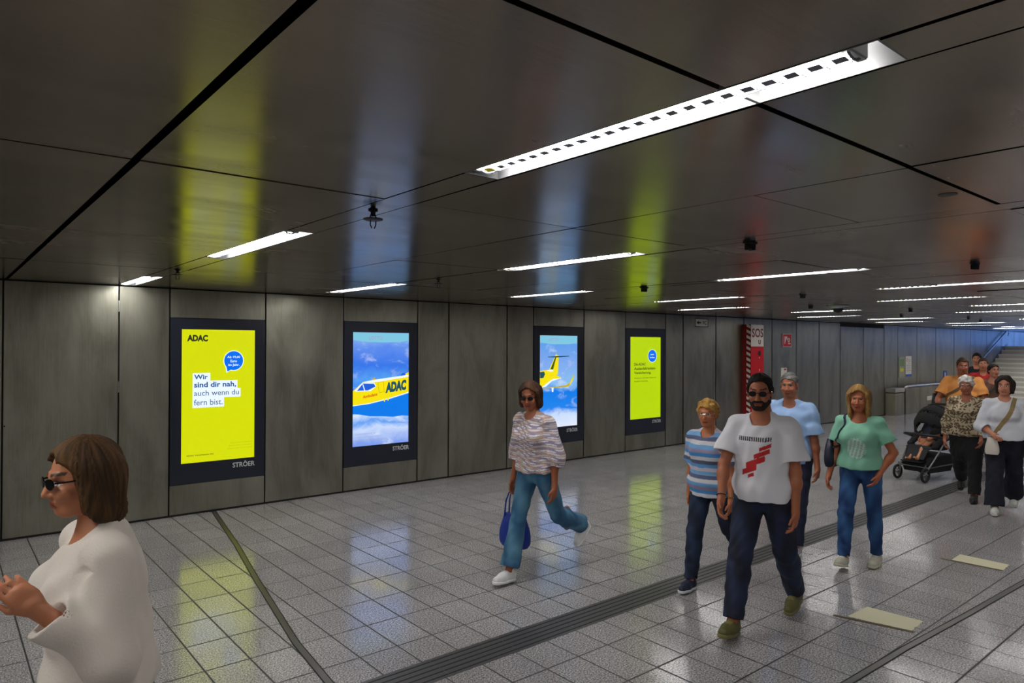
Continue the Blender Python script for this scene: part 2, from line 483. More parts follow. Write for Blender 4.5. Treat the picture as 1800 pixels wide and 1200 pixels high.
# ---------------------------------------------------------------- advertising displays
def S(r, g, b, s=1.): return emit('display_%d_%d_%d' % (r, g, b), srgb(r, g, b), s*SCREEN)
D = {}
D['yellow'] = S(204, 212, 0); D['yg'] = S(174, 204, 0); D['ink'] = S(34, 40, 30); D['white'] = S(226, 238, 244)
D['navy'] = S(14, 72, 140); D['bubble'] = S(0, 104, 230); D['faint'] = S(176, 186, 10); D['planeY'] = S(236, 216, 8)
D['planeO'] = S(190, 168, 10); D['adac'] = S(26, 78, 92); D['red'] = S(214, 58, 20); D['sea'] = S(8, 116, 224); D['glassblue'] = S(30, 90, 210)
D['grey'] = S(150, 160, 196); D['dgreen'] = S(60, 84, 18); D['cyan'] = S(120, 190, 215)
def sky_display(name, stops, sc):
    m = mat(name, (0,0,0,1), .3); k = NT(m)
    tc = k.n('ShaderNodeTexCoord').outputs['UV']; sx = k.n('ShaderNodeSeparateXYZ'); k.l(tc, sx.inputs[0])
    mp = k.n('ShaderNodeVectorMath', operation='MULTIPLY'); mp.inputs[1].default_value = (1.2, 3.4, 1); k.l(tc, mp.inputs[0])
    nz = k.noise(mp.outputs[0], sc, 6, .62, .5)
    v = k.math('ADD', sx.outputs[1], k.math('MULTIPLY', k.math('SUBTRACT', nz, .5), .22))
    base = k.ramp(v, stops)
    cl = k.rng(nz, .54, .70, 0, .55)
    c = k.mix(cl, base, srgb(222, 228, 240))
    k.l(c, k.b.inputs['Emission Color']); k.b.inputs['Emission Strength'].default_value = SCREEN
    return m
D['sky2'] = sky_display('display_cloudscape', [(0., srgb(120,150,226)), (.14, srgb(190,208,240)), (.2, srgb(90,150,232)), (.27, srgb(206,222,246)), (.30, srgb(20,120,226)),
    (.42, srgb(14,110,226)), (.58, srgb(80,150,232)), (.7, srgb(50,112,222)), (.86, srgb(90,134,226)), (.99, srgb(130,176,228))], 2.2)
D['sky3'] = sky_display('display_seascape', [(0., srgb(216,224,240)), (.13, srgb(190,210,240)), (.2, srgb(30,126,226)), (.38, srgb(12,118,222)), (.48, srgb(130,180,230)),
    (.7, srgb(120,160,226)), (.9, srgb(90,150,224)), (1., srgb(150,200,226))], 2.0)

def display(x0, x1, dx0, dx1, z0, z1, paint, label, back):
    root = empty('advertising_display', ((x0+x1)/2, YW, z0))
    cx = (x0+x1)/2
    a, b = x0-cx+.008, x1-cx-.008; H = z1-z0
    u0, u1 = dx0-cx, dx1-cx; v0, v1 = .575-z0, 2.068-z0
    W, HH = u1-u0, v1-v0
    m = MB()
    y = -.004
    m.box(a, u0, y, .026, 0, H); m.box(u1, b, y, .026, 0, H); m.box(u0, u1, y, .026, 0, v0); m.box(u0, u1, y, .026, v1, H)
    m.box(a, b, .018, .029, 0, H)
    m.build('frame', M['frame'], root)
    s = MB(); s.add([(u0, .006, v0), (u1, .006, v0), (u1, .006, v1), (u0, .006, v1)], [(0,1,2,3)])
    o = s.build('screen', back, root, fix=False); uv = o.data.uv_layers.new(name='UVMap')
    for lp, q in zip(o.data.loops, [(0,0),(1,0),(1,1),(0,1)]): uv.data[lp.index].uv = q
    def P(u, v, d=0): return (u0+u*W, .0055-d*.0004, v0+v*HH)
    g = {}
    def poly(mt, pts, d=1):
        g.setdefault(mt, MB()).add([P(p, q, d) for p, q in pts], [tuple(range(len(pts)))])
    def txt(mt, t, a_, b_, c_, d_, bold=0., d=3, shear=0., rot=0.):
        def fn(u, v, dd):
            uu = a_+(u-a_)*1.; vv = v + (u-a_)*rot
            return P(uu + shear*(v-c_), vv, dd)
        add_text(g.setdefault((mt, t), MB()), t, fn, a_, b_, c_, d_, 0, bold, d)
    paint(poly, txt)
    lg = MB(); lw = .2
    add_text(lg, 'STRÖER', lambda u, v, d: (u, -.0046, v), u1-.25, u1+.005, v0-.1, v0-.03, 0, .022)
    lg.build('logo_lettering', M['logo'], root, fix=False)
    for i, (mt, mbx) in enumerate(g.items()):
        if isinstance(mt, tuple):
            mt = mt[0]; mbx.build({'ink':'black_lettering','navy':'blue_lettering','white':'white_lettering','adac':'aircraft_lettering'}.get(mt, 'small_lettering'), D[mt], root, fix=False); continue
        mbx.build({'ink':'black_lettering','navy':'blue_lettering','white':'white_graphics','bubble':'speech_bubble'}.get(mt, 'screen_graphics'), D[mt], root, fix=False)
    tag(root, label, 'advertising display', 'lit advertising displays in the wall')
def circ(cx, cy, rx, ry, n=36): return [(cx+rx*math.cos(2*math.pi*i/n), cy+ry*math.sin(2*math.pi*i/n)) for i in range(n)]
AR = .83/1.493
def ad1(poly, txt):
    txt('ink', 'ADAC', .07, .345, .910, .960, .055)
    poly('white', circ(.70, .763, .143, .143*AR)); poly('white', [(.585,.72),(.60,.668),(.68,.70)])
    poly('bubble', circ(.70, .763, .132, .132*AR), 2); poly('bubble', [(.60,.715),(.612,.678),(.68,.70)], 2)
    txt('white', 'Ab 19,60', .61, .79, .78, .80, .02); txt('white', 'Euro', .655, .745, .75, .77, .02); txt('white', 'im Jahr.', .625, .78, .716, .74, .02)
    for a, b, c in ((.38, .61, .672), (.755, .545, .613), (.80, .482, .55), (.57, .41, .486)): poly('white', [(.145,b),(a,b),(a,c),(.145,c)])
    txt('navy', 'Wir', .165, .345, .624, .66, .024); txt('navy', 'sind dir nah,', .165, .735, .556, .604, .024)
    txt('navy', 'auch wenn du', .165, .775, .5, .54, .0); txt('navy', 'fern bist.', .165, .55, .428, .472, 0)
    txt('ink', 'ADAC Versicherung AG', .07, .43, .046, .06, .02)
    for i in range(3): txt('faint', 'lebensmittel und drogerie', .62+.02*i, .97, .075+.022*i, .089+.022*i)
def ad4(poly, txt):
    poly('white', circ(.72, .768, .147, .147*AR)); poly('bubble', circ(.72, .768, .135, .135*AR), 2)
    txt('white', 'Jetzt', .655, .78, .775, .795, .02); txt('white', 'buchen', .64, .80, .74, .76, .02)
    txt('ink', 'Die ADAC', .13, .5, .65, .685, .022); txt('ink', 'Auslandskranken-', .13, .84, .598, .632, .022); txt('ink', 'Versicherung.', .13, .68, .54, .578, .022)
    txt('dgreen', 'Weltweit auf jeder Reise im', .13, .84, .487, .505, .02); txt('dgreen', 'Ausland geschützt.', .13, .58, .448, .467, .02)
def ad2(poly, txt):
    def q(l): return [((x-130)/422., 1-(y-145)/868.) for x, y in l]
    poly('cyan', q([(131,146),(551,150),(551,205),(480,218),(340,220),(200,216),(131,200)]), .5)
    txt('grey', 'LOTTO', .28, .52, .935, .968, .03)  # reflection of the shop opposite, painted on as lit lettering
    poly('sea', q([(130,700),(250,690),(550,622),(552,806),(500,800),(430,806),(350,796),(260,790),(180,772),(130,764)]), .6)
    poly('planeY', q([(130,592),(160,566),(205,524),(300,508),(552,478),(552,622),(400,662),(250,692),(190,700),(130,704)]), 1)
    poly('white', q([(205,524),(300,508),(552,478),(552,494),(420,512),(330,526),(240,530)]), 1.5)
    poly('white', q([(250,688),(400,656),(552,615),(552,624),(400,665),(250,695),(130,706),(130,700)]), 1.5)
    poly('white', q([(142,592),(200,531),(288,533),(304,560),(262,596),(165,596)]), 2)
    poly('glassblue', q([(162,590),(204,536),(284,540),(298,562),(242,590)]), 2.5)
    poly('white', q([(200,540),(206,540),(222,592),(214,592)]), 3)
    for l in ([(312,532),(358,525),(358,528),(314,535)], [(312,532),(315,532),(328,612),(325,612)], [(355,526),(358,526),(364,606),(361,606)], [(325,611),(363,604),(363,607),(325,614)]):
        poly('planeO', q(l), 2)
    txt('adac', 'ADAC', (372-130)/422., (532-130)/422., 1-(618-145)/868., 1-(534-145)/868., .07, 3, .06, .06)
    txt('red', 'Ambulanz', (204-130)/422., (312-130)/422., 1-(652-145)/868., 1-(628-145)/868., .03, 3, 0, .09)
    poly('planeY', q([(360,660),(370,658),(368,684),(362,684)]), 2); poly('planeY', q([(384,655),(396,652),(396,676),(390,678)]), 2)
    poly('planeO', q([(270,512),(292,488),(298,510)]), 1)
    poly('glassblue', q([(484,488),(500,466),(530,460),(536,480)]), 1.2); poly('planeY', q([(524,470),(552,458),(552,480),(530,482)]), 1.3)
    for i, t in enumerate(('einsatz weltweit im', 'Krankenrücktransport mit dem', 'Ambulanzflugzeug')): txt('grey', t, .04, .4+.1*i, .1-.03*i, .115-.03*i)
def ad3(poly, txt):
    def q(l): return [((x-145)/335., 1-(y-140)/812.) for x, y in l]
    poly('cyan', q([(146,141),(479,143),(479,205),(400,216),(240,216),(146,200)]), .5)
    poly('planeY', q([(228,442),(283,312),(312,318),(304,488),(270,480)]), 1); poly('dgreen', q([(238,440),(280,330),(290,332),(262,440)]), 2)
    poly('adac', q([(218,326),(300,322),(405,320),(408,326),(300,334),(218,332)]), 2)
    poly('planeY', q([(286,312),(290,298),(296,314)]), 2)
    poly('planeY', q([(146,455),(180,445),(250,440),(276,458),(292,492),(330,512),(320,526),(260,522),(222,548),(160,600),(146,600)]), 1.4)
    poly('white', q([(200,450),(250,440),(272,456),(240,458)]), 2); poly('adac', q([(148,460),(184,456),(192,480),(178,512),(150,514)]), 2)
    poly('white', q([(160,596),(222,548),(262,522),(322,520),(328,512),(332,520),(300,530),(250,545),(200,590)]), 1.6)
    poly('planeO', q([(150,600),(300,592),(380,584),(412,560),(448,492),(454,494),(440,545),(405,592),(380,600),(150,606)]), 2)
    poly('planeY', q([(412,566),(450,494),(436,548),(410,588)]), 2.4)
    poly('white', q([(248,596),(268,596),(264,640),(252,640)]), 2)
    txt('grey', 'LOTTO', .22, .5, .94, .972, .03)  # mirrored shop sign, put into the screen graphics as glowing letters
display(1.968, 3.023, 2.09, 2.896, .348, 2.19, ad1, 'lit yellow advertising display reading Wir sind dir nah, leftmost in the wall', D['yellow'])
display(4.031, 5.142, 4.162, 5.004, .325, 2.205, ad2, 'lit display showing the nose of a yellow ambulance jet above clouds', D['sky2'])
display(7.294, 8.430, 7.427, 8.278, .312, 2.215, ad3, 'lit display showing the tail of a yellow jet, partly behind the walking woman', D['sky3'])
display(9.491, 10.633, 9.62, 10.49, .305, 2.22, ad4, 'lit yellow-green display with black text block, farthest of the four', D['yg'])

# ---------------------------------------------------------------- emergency column
root = empty('sos_column', (13.45, YW, 0))
m = MB(); m.box(-.2, .3, -.2, -.001, .0, 1.9, 0, .004); m.build('red_body', M['red'], root)
m = MB(); m.box(-.2, .3, -.2, -.001, 1.905, 2.37, 0, .004); m.build('white_head', M['signwhite'], root)
m = MB(); m.box(-.2065, -.2005, -.2, -.001, .0, 2.37); m.build('side_panel', M['dred'], root)
m = MB()
for i in range(20):
    z = .04+i*.118
    m.prism([(-.195, z), (-.1, z+.045), (-.1, z+.105), (-.195, z+.06)], lambda a, b, d: (-.2066-d, a, b), 0, .001)
m.build('warning_stripes', M['signwhite'], root)
m = MB(); add_text(m, 'SOS', lambda u, v, d: (u, -.2008, v), -.16, .28, 2.10, 2.29, 0, .02)
add_text(m, 'U', lambda u, v, d: (u, -.2008, v), .09, .18, 1.95, 2.05, 0, .06); m.build('lettering', M['dred'], root, fix=False)
m = MB(); m.lathe([(.001,0),(.05,0),(.055,-.008),(.03,-.012),(.001,-.012)], (.13,-.2,1.76), 20, 0, 'y'); m.build('loudspeaker', M['black'], root)
m = MB(); m.prism([(.115,1.42),(.15,1.42),(.135,1.36)], lambda a, b, d: (a, -.2008-d, b), 0, .001); m.box(.11,.15,-.202,-.2,1.655,1.675); m.build('arrow_marks', M['signwhite'], root)
tag(root, 'red and white SOS emergency call column with striped side against the wall', 'emergency column')

# ---------------------------------------------------------------- small signs on the wall
def wallsign(name, x0, x1, z0, z1, label, cat, base, paint=None, th=.012, frame=None, y=YW, so=0.):
    root = empty(name, ((x0+x1)/2, y-so, (z0+z1)/2)); W, H = (x1-x0), (z1-z0)
    m = MB(); m.box(-W/2, W/2, -th, so, -H/2, H/2); m.build('plate', base, root)
    if frame:
        m = MB(); t = .012
        for a in ((-W/2, W/2, H/2-t, H/2), (-W/2, W/2, -H/2, -H/2+t), (-W/2, -W/2+t, -H/2, H/2), (W/2-t, W/2, -H/2, H/2)): m.box(a[0], a[1], -th-.003, -th+.002, a[2], a[3])
        m.build('border', frame, root)
    if paint:
        def P(u, v, d=0): return (-W/2+u*W, -th-.0006-d*.0004, -H/2+v*H)
        g = {}
        def poly(k, pts, d=0): g.setdefault(k, MB()).add([P(a, b, d) for a, b in pts], [tuple(range(len(pts)))])
        def txt(k, t, a, b, c, d): add_text(g.setdefault(k, MB()), t, lambda u, v, dd: P(u, v, dd), a, b, c, d, 0, .02, 1)
        paint(poly, txt)
        for k, q in g.items(): q.build('lettering' if k in ('black',) else 'symbol', M[k], root, fix=False)
    tag(root, label, cat); return root
def wc(poly, txt):
    poly('black', [(.1,.5),(.28,.74),(.28,.58),(.46,.58),(.46,.42),(.28,.42),(.28,.26)]); txt('black', 'WC', .55, .88, .25, .75)
wallsign('toilet_sign', 11.55, 11.98, 2.29, 2.46, 'small white WC sign with left arrow and black border, high on the wall', 'sign', M['signwhite'], wc, frame=M['black'])
def hose(poly, txt):
    poly('signwhite', [(.2,.25),(.2,.8),(.52,.8),(.52,.55),(.42,.55),(.42,.62),(.36,.62),(.36,.4),(.3,.4),(.3,.25)])
    poly('signwhite', circ(.68,.52,.14,.17,16), 0); poly('red', circ(.68,.52,.06,.07,12), 1); poly('signwhite', [(.6,.2),(.86,.2),(.86,.3),(.6,.3)])
wallsign('fire_hose_sign', 14.88, 15.28, 1.90, 2.20, 'square red fire hose sign with white border on the wall', 'sign', M['red'], hose, frame=M['signwhite'])
def ext(poly, txt):
    poly('red', [(.15,.05),(.75,.05),(.75,.2),(.65,.5),(.6,.58),(.35,.3),(.15,.28)]); poly('red', [(.5,.8),(.85,.8),(.85,.92),(.5,.92)])
wallsign('fire_extinguisher_sign', 14.83, 15.07, 1.14, 1.42, 'small red and white fire extinguisher sign below the hose sign', 'sign', M['signwhite'], ext)
def p1(poly, txt):
    M.setdefault('green', mat('notice_green', srgb(120,150,96), .5))
    poly('green', [(.12,.55),(.88,.55),(.88,.9),(.12,.9)]); poly('yellow', [(.2,.3),(.8,.3),(.8,.45),(.2,.45)])
wallsign('notice_sheet', 21.33, 21.72, 1.02, 1.62, 'green and yellow notice sheet on the steel wall, left of the pair', 'notice', mat('notice_paper', srgb(170,172,150), .6), p1)
def p2(poly, txt):
    poly('red', circ(.25,.82,.12,.08,16)); poly('signwhite', circ(.25,.82,.08,.055,16), 1)
    poly('blue', [(0,0),(1,0),(1,.12),(0,.12)])
    for i in range(7): txt('black', 'xxxxxxxxxx'[:10-i%3], .45 if i < 3 else .12, .9, .8-i*.085, .82-i*.085)
p2t = p2
def p2(poly, txt):
    poly('red', circ(.25,.82,.12,.08,16)); poly('signwhite', circ(.25,.82,.08,.055,16), 1); poly('blue', [(0,0),(1,0),(1,.12),(0,.12)])
    for i in range(7):
        a = .45 if i < 3 else .12; poly('grey', [(a, .8-i*.085), (.9-.1*(i % 3), .8-i*.085), (.9-.1*(i % 3), .815-i*.085), (a, .815-i*.085)])
M['grey'] = mat('print_grey', srgb(110,110,114), .6)
wallsign('notice_sheet', 21.80, 22.22, 1.04, 1.64, 'white notice sheet with blue foot, right of the pair on the steel wall', 'notice', M['signwhite'], p2)
def p3(poly, txt):
    poly('signwhite', [(.2,.1),(.8,.1),(.8,.5),(.55,.5),(.55,.85),(.2,.85)])
wallsign('information_sign', 24.80, 25.10, .72, 1.16, 'narrow blue and white information sign near the stairs', 'sign', M['blue'], p3)
wallsign('keyhole_cover', .50, .512, 1.098, 1.112, 'tiny black round lock at the left edge of the steel wall', 'lock', M['black'], None, .004)

# hinges of the service door at the left
for z in (2.30, 1.45, .45):
    m = MB(); m.box(1.468, 1.480, YW-.006, YW+.006, z-.06, z+.06, 0, .002)
    for dz in (-.04, -.013, .013, .04): m.box(1.466, 1.482, YW-.008, YW+.004, z+dz-.0015, z+dz+.0015)
    tag(m.build('door_hinge', M['steel']), 'steel hinge in the joint of the service panel, %s' % {2.30:'the topmost', 1.45:'the middle one', .45:'the lowest'}[z], 'hinge', 'hinges of the service panel')

# hanging exit sign at the right edge
root = empty('exit_sign', (8.3, 1.62, 2.0))
m = MB(); m.box(-.3, .3, -.25, .03, 0, .32, 0, .01); m.build('casing', M['black'], root)
m = MB(); m.box(-.28, .28, .031, .033, .02, .3); m.build('panel', mat('exit_green', srgb(0,110,70), .4), root)
m = MB(); m.tube([(-.2,-.1,.32),(-.2,-.1,CZ-2.0)], .01); m.tube([(.2,-.1,.32),(.2,-.1,CZ-2.0)], .01); m.build('hanger', M['steel'], root)
tag(root, 'dark hanging sign box with green panel at the right edge of the passage', 'sign')

# ---------------------------------------------------------------- ceiling fittings
def ceil_thing(kind):
    if kind == 'clip':
        r = empty('sprinkler_head')
        m = MB(); m.lathe([(.022,0),(.022,-.006),(.012,-.01),(.008,-.03),(.002,-.03)], n=16); m.build('escutcheon', M['black'], r)
        m = MB()
        for s in (-1, 1): m.tube([(s*.006, 0, -.01), (s*.014, 0, -.03), (s*.014, 0, -.07), (s*.006, 0, -.085)], .0028, 8)
        m.build('yoke', M['black'], r)
        m = MB(); m.lathe([(.001,-.052),(.03,-.05),(.045,-.045),(.045,-.041),(.02,-.040),(.001,-.040)], n=20); m.build('deflector', M['black'], r)
        return r
    if kind == 'hook':
        r = empty('ceiling_sensor')
        m = MB(); m.box(-.05,.05,-.02,.02,-.01,0,0,.002); m.build('mounting_plate', M['black'], r)
        m = MB(); m.box(-.03,-.008,-.02,.02,-.048,-.01,0,.003); m.box(.008,.03,-.02,.02,-.048,-.01,0,.003); m.box(-.03,.03,-.018,.018,-.03,-.012); m.build('sensor_body', M['black'], r)
        return r
    r = empty('dome_camera')
    m = MB(); m.lathe([(.16,0),(.16,-.012),(.085,-.02),(.08,-.045),(.002,-.045)], n=28); m.build('mounting_ring', M['steel'], r, smooth=True)
    m = MB(); m.lathe([(.075,-.045)]+[(.075*math.cos(R(a)), -.045-.07*math.sin(R(a))) for a in range(10, 90, 12)]+[(.001,-.115)], n=24); m.build('dome', M['black'], r, smooth=True)
    return r
c0 = ceil_thing('clip'); h0 = ceil_thing('hook'); used = {'clip':0, 'hook':0}
for kind, x, y, lab in (('clip',1.535,2.85,'black sprinkler head under the blue reflection, nearest in the ceiling'),('clip',1.535,6.2,'small black sprinkler head between the two left strip lamps'),
    ('clip',3.61,5.43,'black sprinkler head between the jet display and the middle lamps'),('hook',3.71,2.26,'black ceiling sensor box above the SOS column reflection'),
    ('hook',5.72,4.72,'small black ceiling sensor above the farthest yellow-green display'),('hook',5.85,1.74,'black ceiling sensor nearest the right edge of the photo'),
    ('hook',7.84,4.09,'small black ceiling sensor left of the dome camera'),('hook',10.05,5.12,'tiny black ceiling sensor behind the dome camera'),
    ('hook',12.1,4.5,'tiny black ceiling sensor right of the dome camera'),('hook',14.1,5.4,'tiny black ceiling sensor beyond the dome camera, above the steel wall'),
    ('hook',16.1,4.9,'tiny dark ceiling sensor left of the stair reflection'),('hook',18.2,5.3,'tiny dark ceiling sensor above the information sign')):
    p = c0 if kind == 'clip' else h0
    o = p if used[kind] == 0 else copy_tree(p); used[kind] = 1
    o.location = (x, y, CZ); tag(o, lab, 'sprinkler' if kind == 'clip' else 'sensor', 'fittings on the ceiling')
dm = ceil_thing('dome'); dm.location = (10.35, 4.85, CZ); tag(dm, 'dark dome security camera on the ceiling beyond the SOS column', 'security camera')
m = MB(); m.lathe([(.001,0),(.035,0),(.035,-.003),(.001,-.003)], (3.143,1.03,CZ), 20); tag(m.build('ceiling_plug', M['black']), 'flat black round plug in the ceiling panel at upper right', 'plug')

# ---------------------------------------------------------------- parapet, stairs, handrail
root = empty('steel_parapet', (21.1, 8.0, 0))
m = MB()
for i in range(5): m.box(.0+i*1.0+.004, 1.0+i*1.0-.004, -.03, .03, .0, .74, 0, .004)
m.build('panel', M['wall'], root)
m = MB(); m.tube([(.02,0,.70),(.05,0,.76),(.15,0,.79),(1,0,.79),(5,0,.79)], .03, 12); m.build('top_rail', mat('polished_rail', (.85,.86,.9,1), .25, .6), root, smooth=True)
m = MB(); m.box(1.55, 1.95, -.036, -.031, .33, .45); m.build('label', M['signwhite'], root)
tag(root, 'low brushed steel parapet with bright tubular top rail before the wall', 'parapet')
root = empty('steel_cabinet', (20.4, 8.0, 0))
m = MB(); m.box(.0,.62,-.02,.24,0,.62,0,.006); m.build('body', M['wall'], root)
m = MB(); m.box(-.01,.63,-.03,.24,.64,.76,0,.01); m.build('cap', M['steel'], root)
tag(root, 'short steel box with lighter cap at the left end of the parapet', 'cabinet')

SX, ST, SR = 26.6, .36, .151
root = empty('staircase', (SX, 0, 0))
m = MB()
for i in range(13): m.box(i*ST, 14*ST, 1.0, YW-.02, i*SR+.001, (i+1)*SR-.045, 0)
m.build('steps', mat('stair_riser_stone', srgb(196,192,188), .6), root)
m = MB()
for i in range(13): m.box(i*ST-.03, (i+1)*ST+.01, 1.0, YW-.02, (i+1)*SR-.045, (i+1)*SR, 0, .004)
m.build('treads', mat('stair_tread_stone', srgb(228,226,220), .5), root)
m = MB(); poly = [(0,.0),(13*ST,13*SR),(13*ST,13*SR+.1),(-.1,.12),(-.1,0)]
m.prism(poly, lambda a, b, d: (a, d, b), YW-.03, YW-.008); m.build('stringer', M['joint'], root)
m = MB(); m.box(14*ST-.4, X1-SX-.01, 1.0, YW-.02, 13*SR-.05, 13*SR); m.build('landing', M['stair'], root)
tag(root, 'wide pale stone staircase rising to daylight at the far right', 'staircase')
root = empty('handrail', (28.3, YW, 1.55))
m = MB()
P0, P1 = Vector((0,-.09,0)), Vector((2.75,-.09,1.02))
pts = [P0+Vector((.02,0,-.16)), P0+Vector((-.05,0,-.12)), P0+Vector((-.04,0,-.02)), P0+Vector((.04,0,.02))]+[P0.lerp(P1, t) for t in (.1,.5,.9)]+[P1, P1+Vector((.1,0,-.02)), P1+Vector((.13,0,-.14)), P1+Vector((.04,0,-.2))]
m.tube(pts, .024, 12); m.build('rail', M['steel'], root, smooth=True)
m = MB()
for t in (.12,.5,.88):
    p = P0.lerp(P1, t); m.tube([p, p+Vector((0,.0,-.06)), p+Vector((0,.085,-.07))], .009, 8)
m.build('bracket', M['steel'], root)
tag(root, 'bright steel handrail rising along the blue-lit wall beside the stairs', 'handrail')

# ================================================================ figures: smooth distance fields turned into meshes
def V3(*a): return np.array(a, float)
def unit(v): v = np.asarray(v, float); return v/np.linalg.norm(v)
class Fld:
    def __init__(s, lo, hi, vox):
        s.lo = np.array(lo, float); s.vox = vox
        s.n = np.ceil((np.array(hi)-s.lo)/vox).astype(int)+1
        s.ax = [s.lo[i]+vox*np.arange(s.n[i]) for i in range(3)]
        s.F = np.full(s.n, .08, np.float32)
    def _sl(s, lo, hi):
        a = np.maximum(0, np.floor((np.asarray(lo)-s.lo)/s.vox).astype(int)); b = np.minimum(s.n, np.ceil((np.asarray(hi)-s.lo)/s.vox).astype(int)+1)
        if np.any(b <= a): return None, None
        sl = tuple(slice(a[i], b[i]) for i in range(3))
        g = np.meshgrid(*[s.ax[i][sl[i]].astype(np.float32) for i in range(3)], indexing='ij', sparse=True)
        return sl, g
    def _op(s, sl, d, k, sub):
        A = s.F[sl]
        if sub: d = -d; h = np.clip(.5-.5*(d-A)/k, 0, 1) if k > 0 else None; s.F[sl] = np.maximum(A, d) if k <= 0 else (A*h+d*(1-h)+k*h*(1-h)); return
        if k <= 0: s.F[sl] = np.minimum(A, d); return
        h = np.clip(.5+.5*(A-d)/k, 0, 1); s.F[sl] = A*(1-h)+d*h-k*h*(1-h)
    def cone(s, a, b, ra, rb, k=.02, flat=None, fs=1., sub=False):
        """tapered limb from a to b; flat: direction in which the section is scaled by fs"""
        a = np.asarray(a, float); b = np.asarray(b, float); m = max(ra, rb)*max(1, fs)+k+.012
        sl, g = s._sl(np.minimum(a, b)-m, np.maximum(a, b)+m)
        if sl is None: return
        ab = b-a; L2 = max(ab@ab, 1e-9)
        P = [g[i]-a[i] for i in range(3)]
        t = np.clip((P[0]*ab[0]+P[1]*ab[1]+P[2]*ab[2])/L2, 0, 1)
        Q = [P[i]-t*ab[i] for i in range(3)]
        q2 = Q[0]**2+Q[1]**2+Q[2]**2
        if flat is not None:
            f = unit(flat); c = Q[0]*f[0]+Q[1]*f[1]+Q[2]*f[2]; q2 = q2-c*c*(1-1/fs**2)
            sc = min(1, fs)
        else: sc = 1.
        r = ra+(rb-ra)*t
        s._op(sl, ((np.sqrt(np.maximum(q2, 0))-r)*sc).astype(np.float32), k, sub)
    def ell(s, c, r, k=.02, B=None, sub=False):
        c = np.asarray(c, float); r = np.asarray(r, float); m = r.max()+k+.012
        sl, g = s._sl(c-m, c+m)
        if sl is None: return
        P = [g[i]-c[i] for i in range(3)]
        if B is not None: P = [P[0]*B[j][0]+P[1]*B[j][1]+P[2]*B[j][2] for j in range(3)]
        k0 = np.sqrt((P[0]/r[0])**2+(P[1]/r[1])**2+(P[2]/r[2])**2)+1e-6
        k1 = np.sqrt((P[0]/r[0]**2)**2+(P[1]/r[1]**2)**2+(P[2]/r[2]**2)**2)+1e-6
        s._op(sl, (k0*(k0-1)/k1).astype(np.float32), k, sub)
    def fn(s, f, lo=None, hi=None, k=0., sub=False, inter=False):
        """combine with an arbitrary function of the coordinate grids"""
        lo = s.lo if lo is None else lo; hi = s.lo+s.n*s.vox if hi is None else hi
        sl, g = s._sl(lo, hi)
        if sl is None: return
        d = np.broadcast_to(f(*g), s.F[sl].shape)
        if inter: s.F[sl] = np.maximum(s.F[sl], d)
        else: s._op(sl, d.astype(np.float32), k, sub)
    def wrinkle(s, amp, sc, seed=0, aniso=(1,1,1)):
        rs = np.random.RandomState(seed); g = np.meshgrid(*[a.astype(np.float32) for a in s.ax], indexing='ij', sparse=True)
        n = 0
        for i in range(4):
            d = unit(rs.randn(3))*sc*(1+i*.55)*np.array(aniso); w = unit(rs.randn(3))*sc*.6
            n = n+np.sin(d[0]*g[0]+d[1]*g[1]+d[2]*g[2]+rs.rand()*6+1.4*np.sin(w[0]*g[0]+w[1]*g[1]+w[2]*g[2]+rs.rand()*6))/(1+i*.5)
        s.F += (amp*n*.5).astype(np.float32)
    def mesh(s):
        F = s.F; F[[0,-1],:,:] = .08; F[:,[0,-1],:] = .08; F[:,:,[0,-1]] = .08
        I = F < 0
        c = sum(I[i:I.shape[0]-1+i, j:I.shape[1]-1+j, k:I.shape[2]-1+k].astype(np.int8) for i in (0,1) for j in (0,1) for k in (0,1))
        cells = np.argwhere((c > 0) & (c < 8))
        if len(cells) == 0: return None, None
        idx = np.full(c.shape, -1, np.int32); idx[tuple(cells.T)] = np.arange(len(cells))
        acc = np.zeros((len(cells), 3)); cnt = np.zeros(len(cells))
        C = [(i,j,k) for i in (0,1) for j in (0,1) for k in (0,1)]
        for a in C:
            for ax in range(3):
                if a[ax]: continue
                b = list(a); b[ax] = 1
                fa = F[cells[:,0]+a[0], cells[:,1]+a[1], cells[:,2]+a[2]]; fb = F[cells[:,0]+b[0], cells[:,1]+b[1], cells[:,2]+b[2]]
                m = (fa < 0) != (fb < 0); t = np.where(m, fa/np.where(m, fa-fb, 1), 0)
                p = np.tile(np.array(a, float), (len(cells), 1)); p[:, ax] = t
                acc += p*m[:, None]; cnt += m
        v = (cells+acc/cnt[:, None])*s.vox+s.lo
        fs = []
        for ax in range(3):
            sl0 = [slice(None)]*3; sl1 = [slice(None)]*3; sl0[ax] = slice(0, -1); sl1[ax] = slice(1, None)
            A, B = I[tuple(sl0)], I[tuple(sl1)]
            e = np.argwhere(A != B); o = [i for i in range(3) if i != ax]
            e = e[(e[:, o[0]] > 0) & (e[:, o[1]] > 0) & (e[:, o[0]] < c.shape[o[0]]) & (e[:, o[1]] < c.shape[o[1]])]
            fl = A[tuple(e.T)]
            def at(d0, d1):
                q = e.copy(); q[:, o[0]] += d0; q[:, o[1]] += d1; return idx[tuple(q.T)]
            q = np.stack([at(-1,-1), at(0,-1), at(0,0), at(-1,0)], 1)
            flip = fl if ax != 1 else ~fl
            q[~flip] = q[~flip][:, ::-1]; fs.append(q)
        f = np.concatenate(fs); f = f[(f >= 0).all(1)]
        return v, f

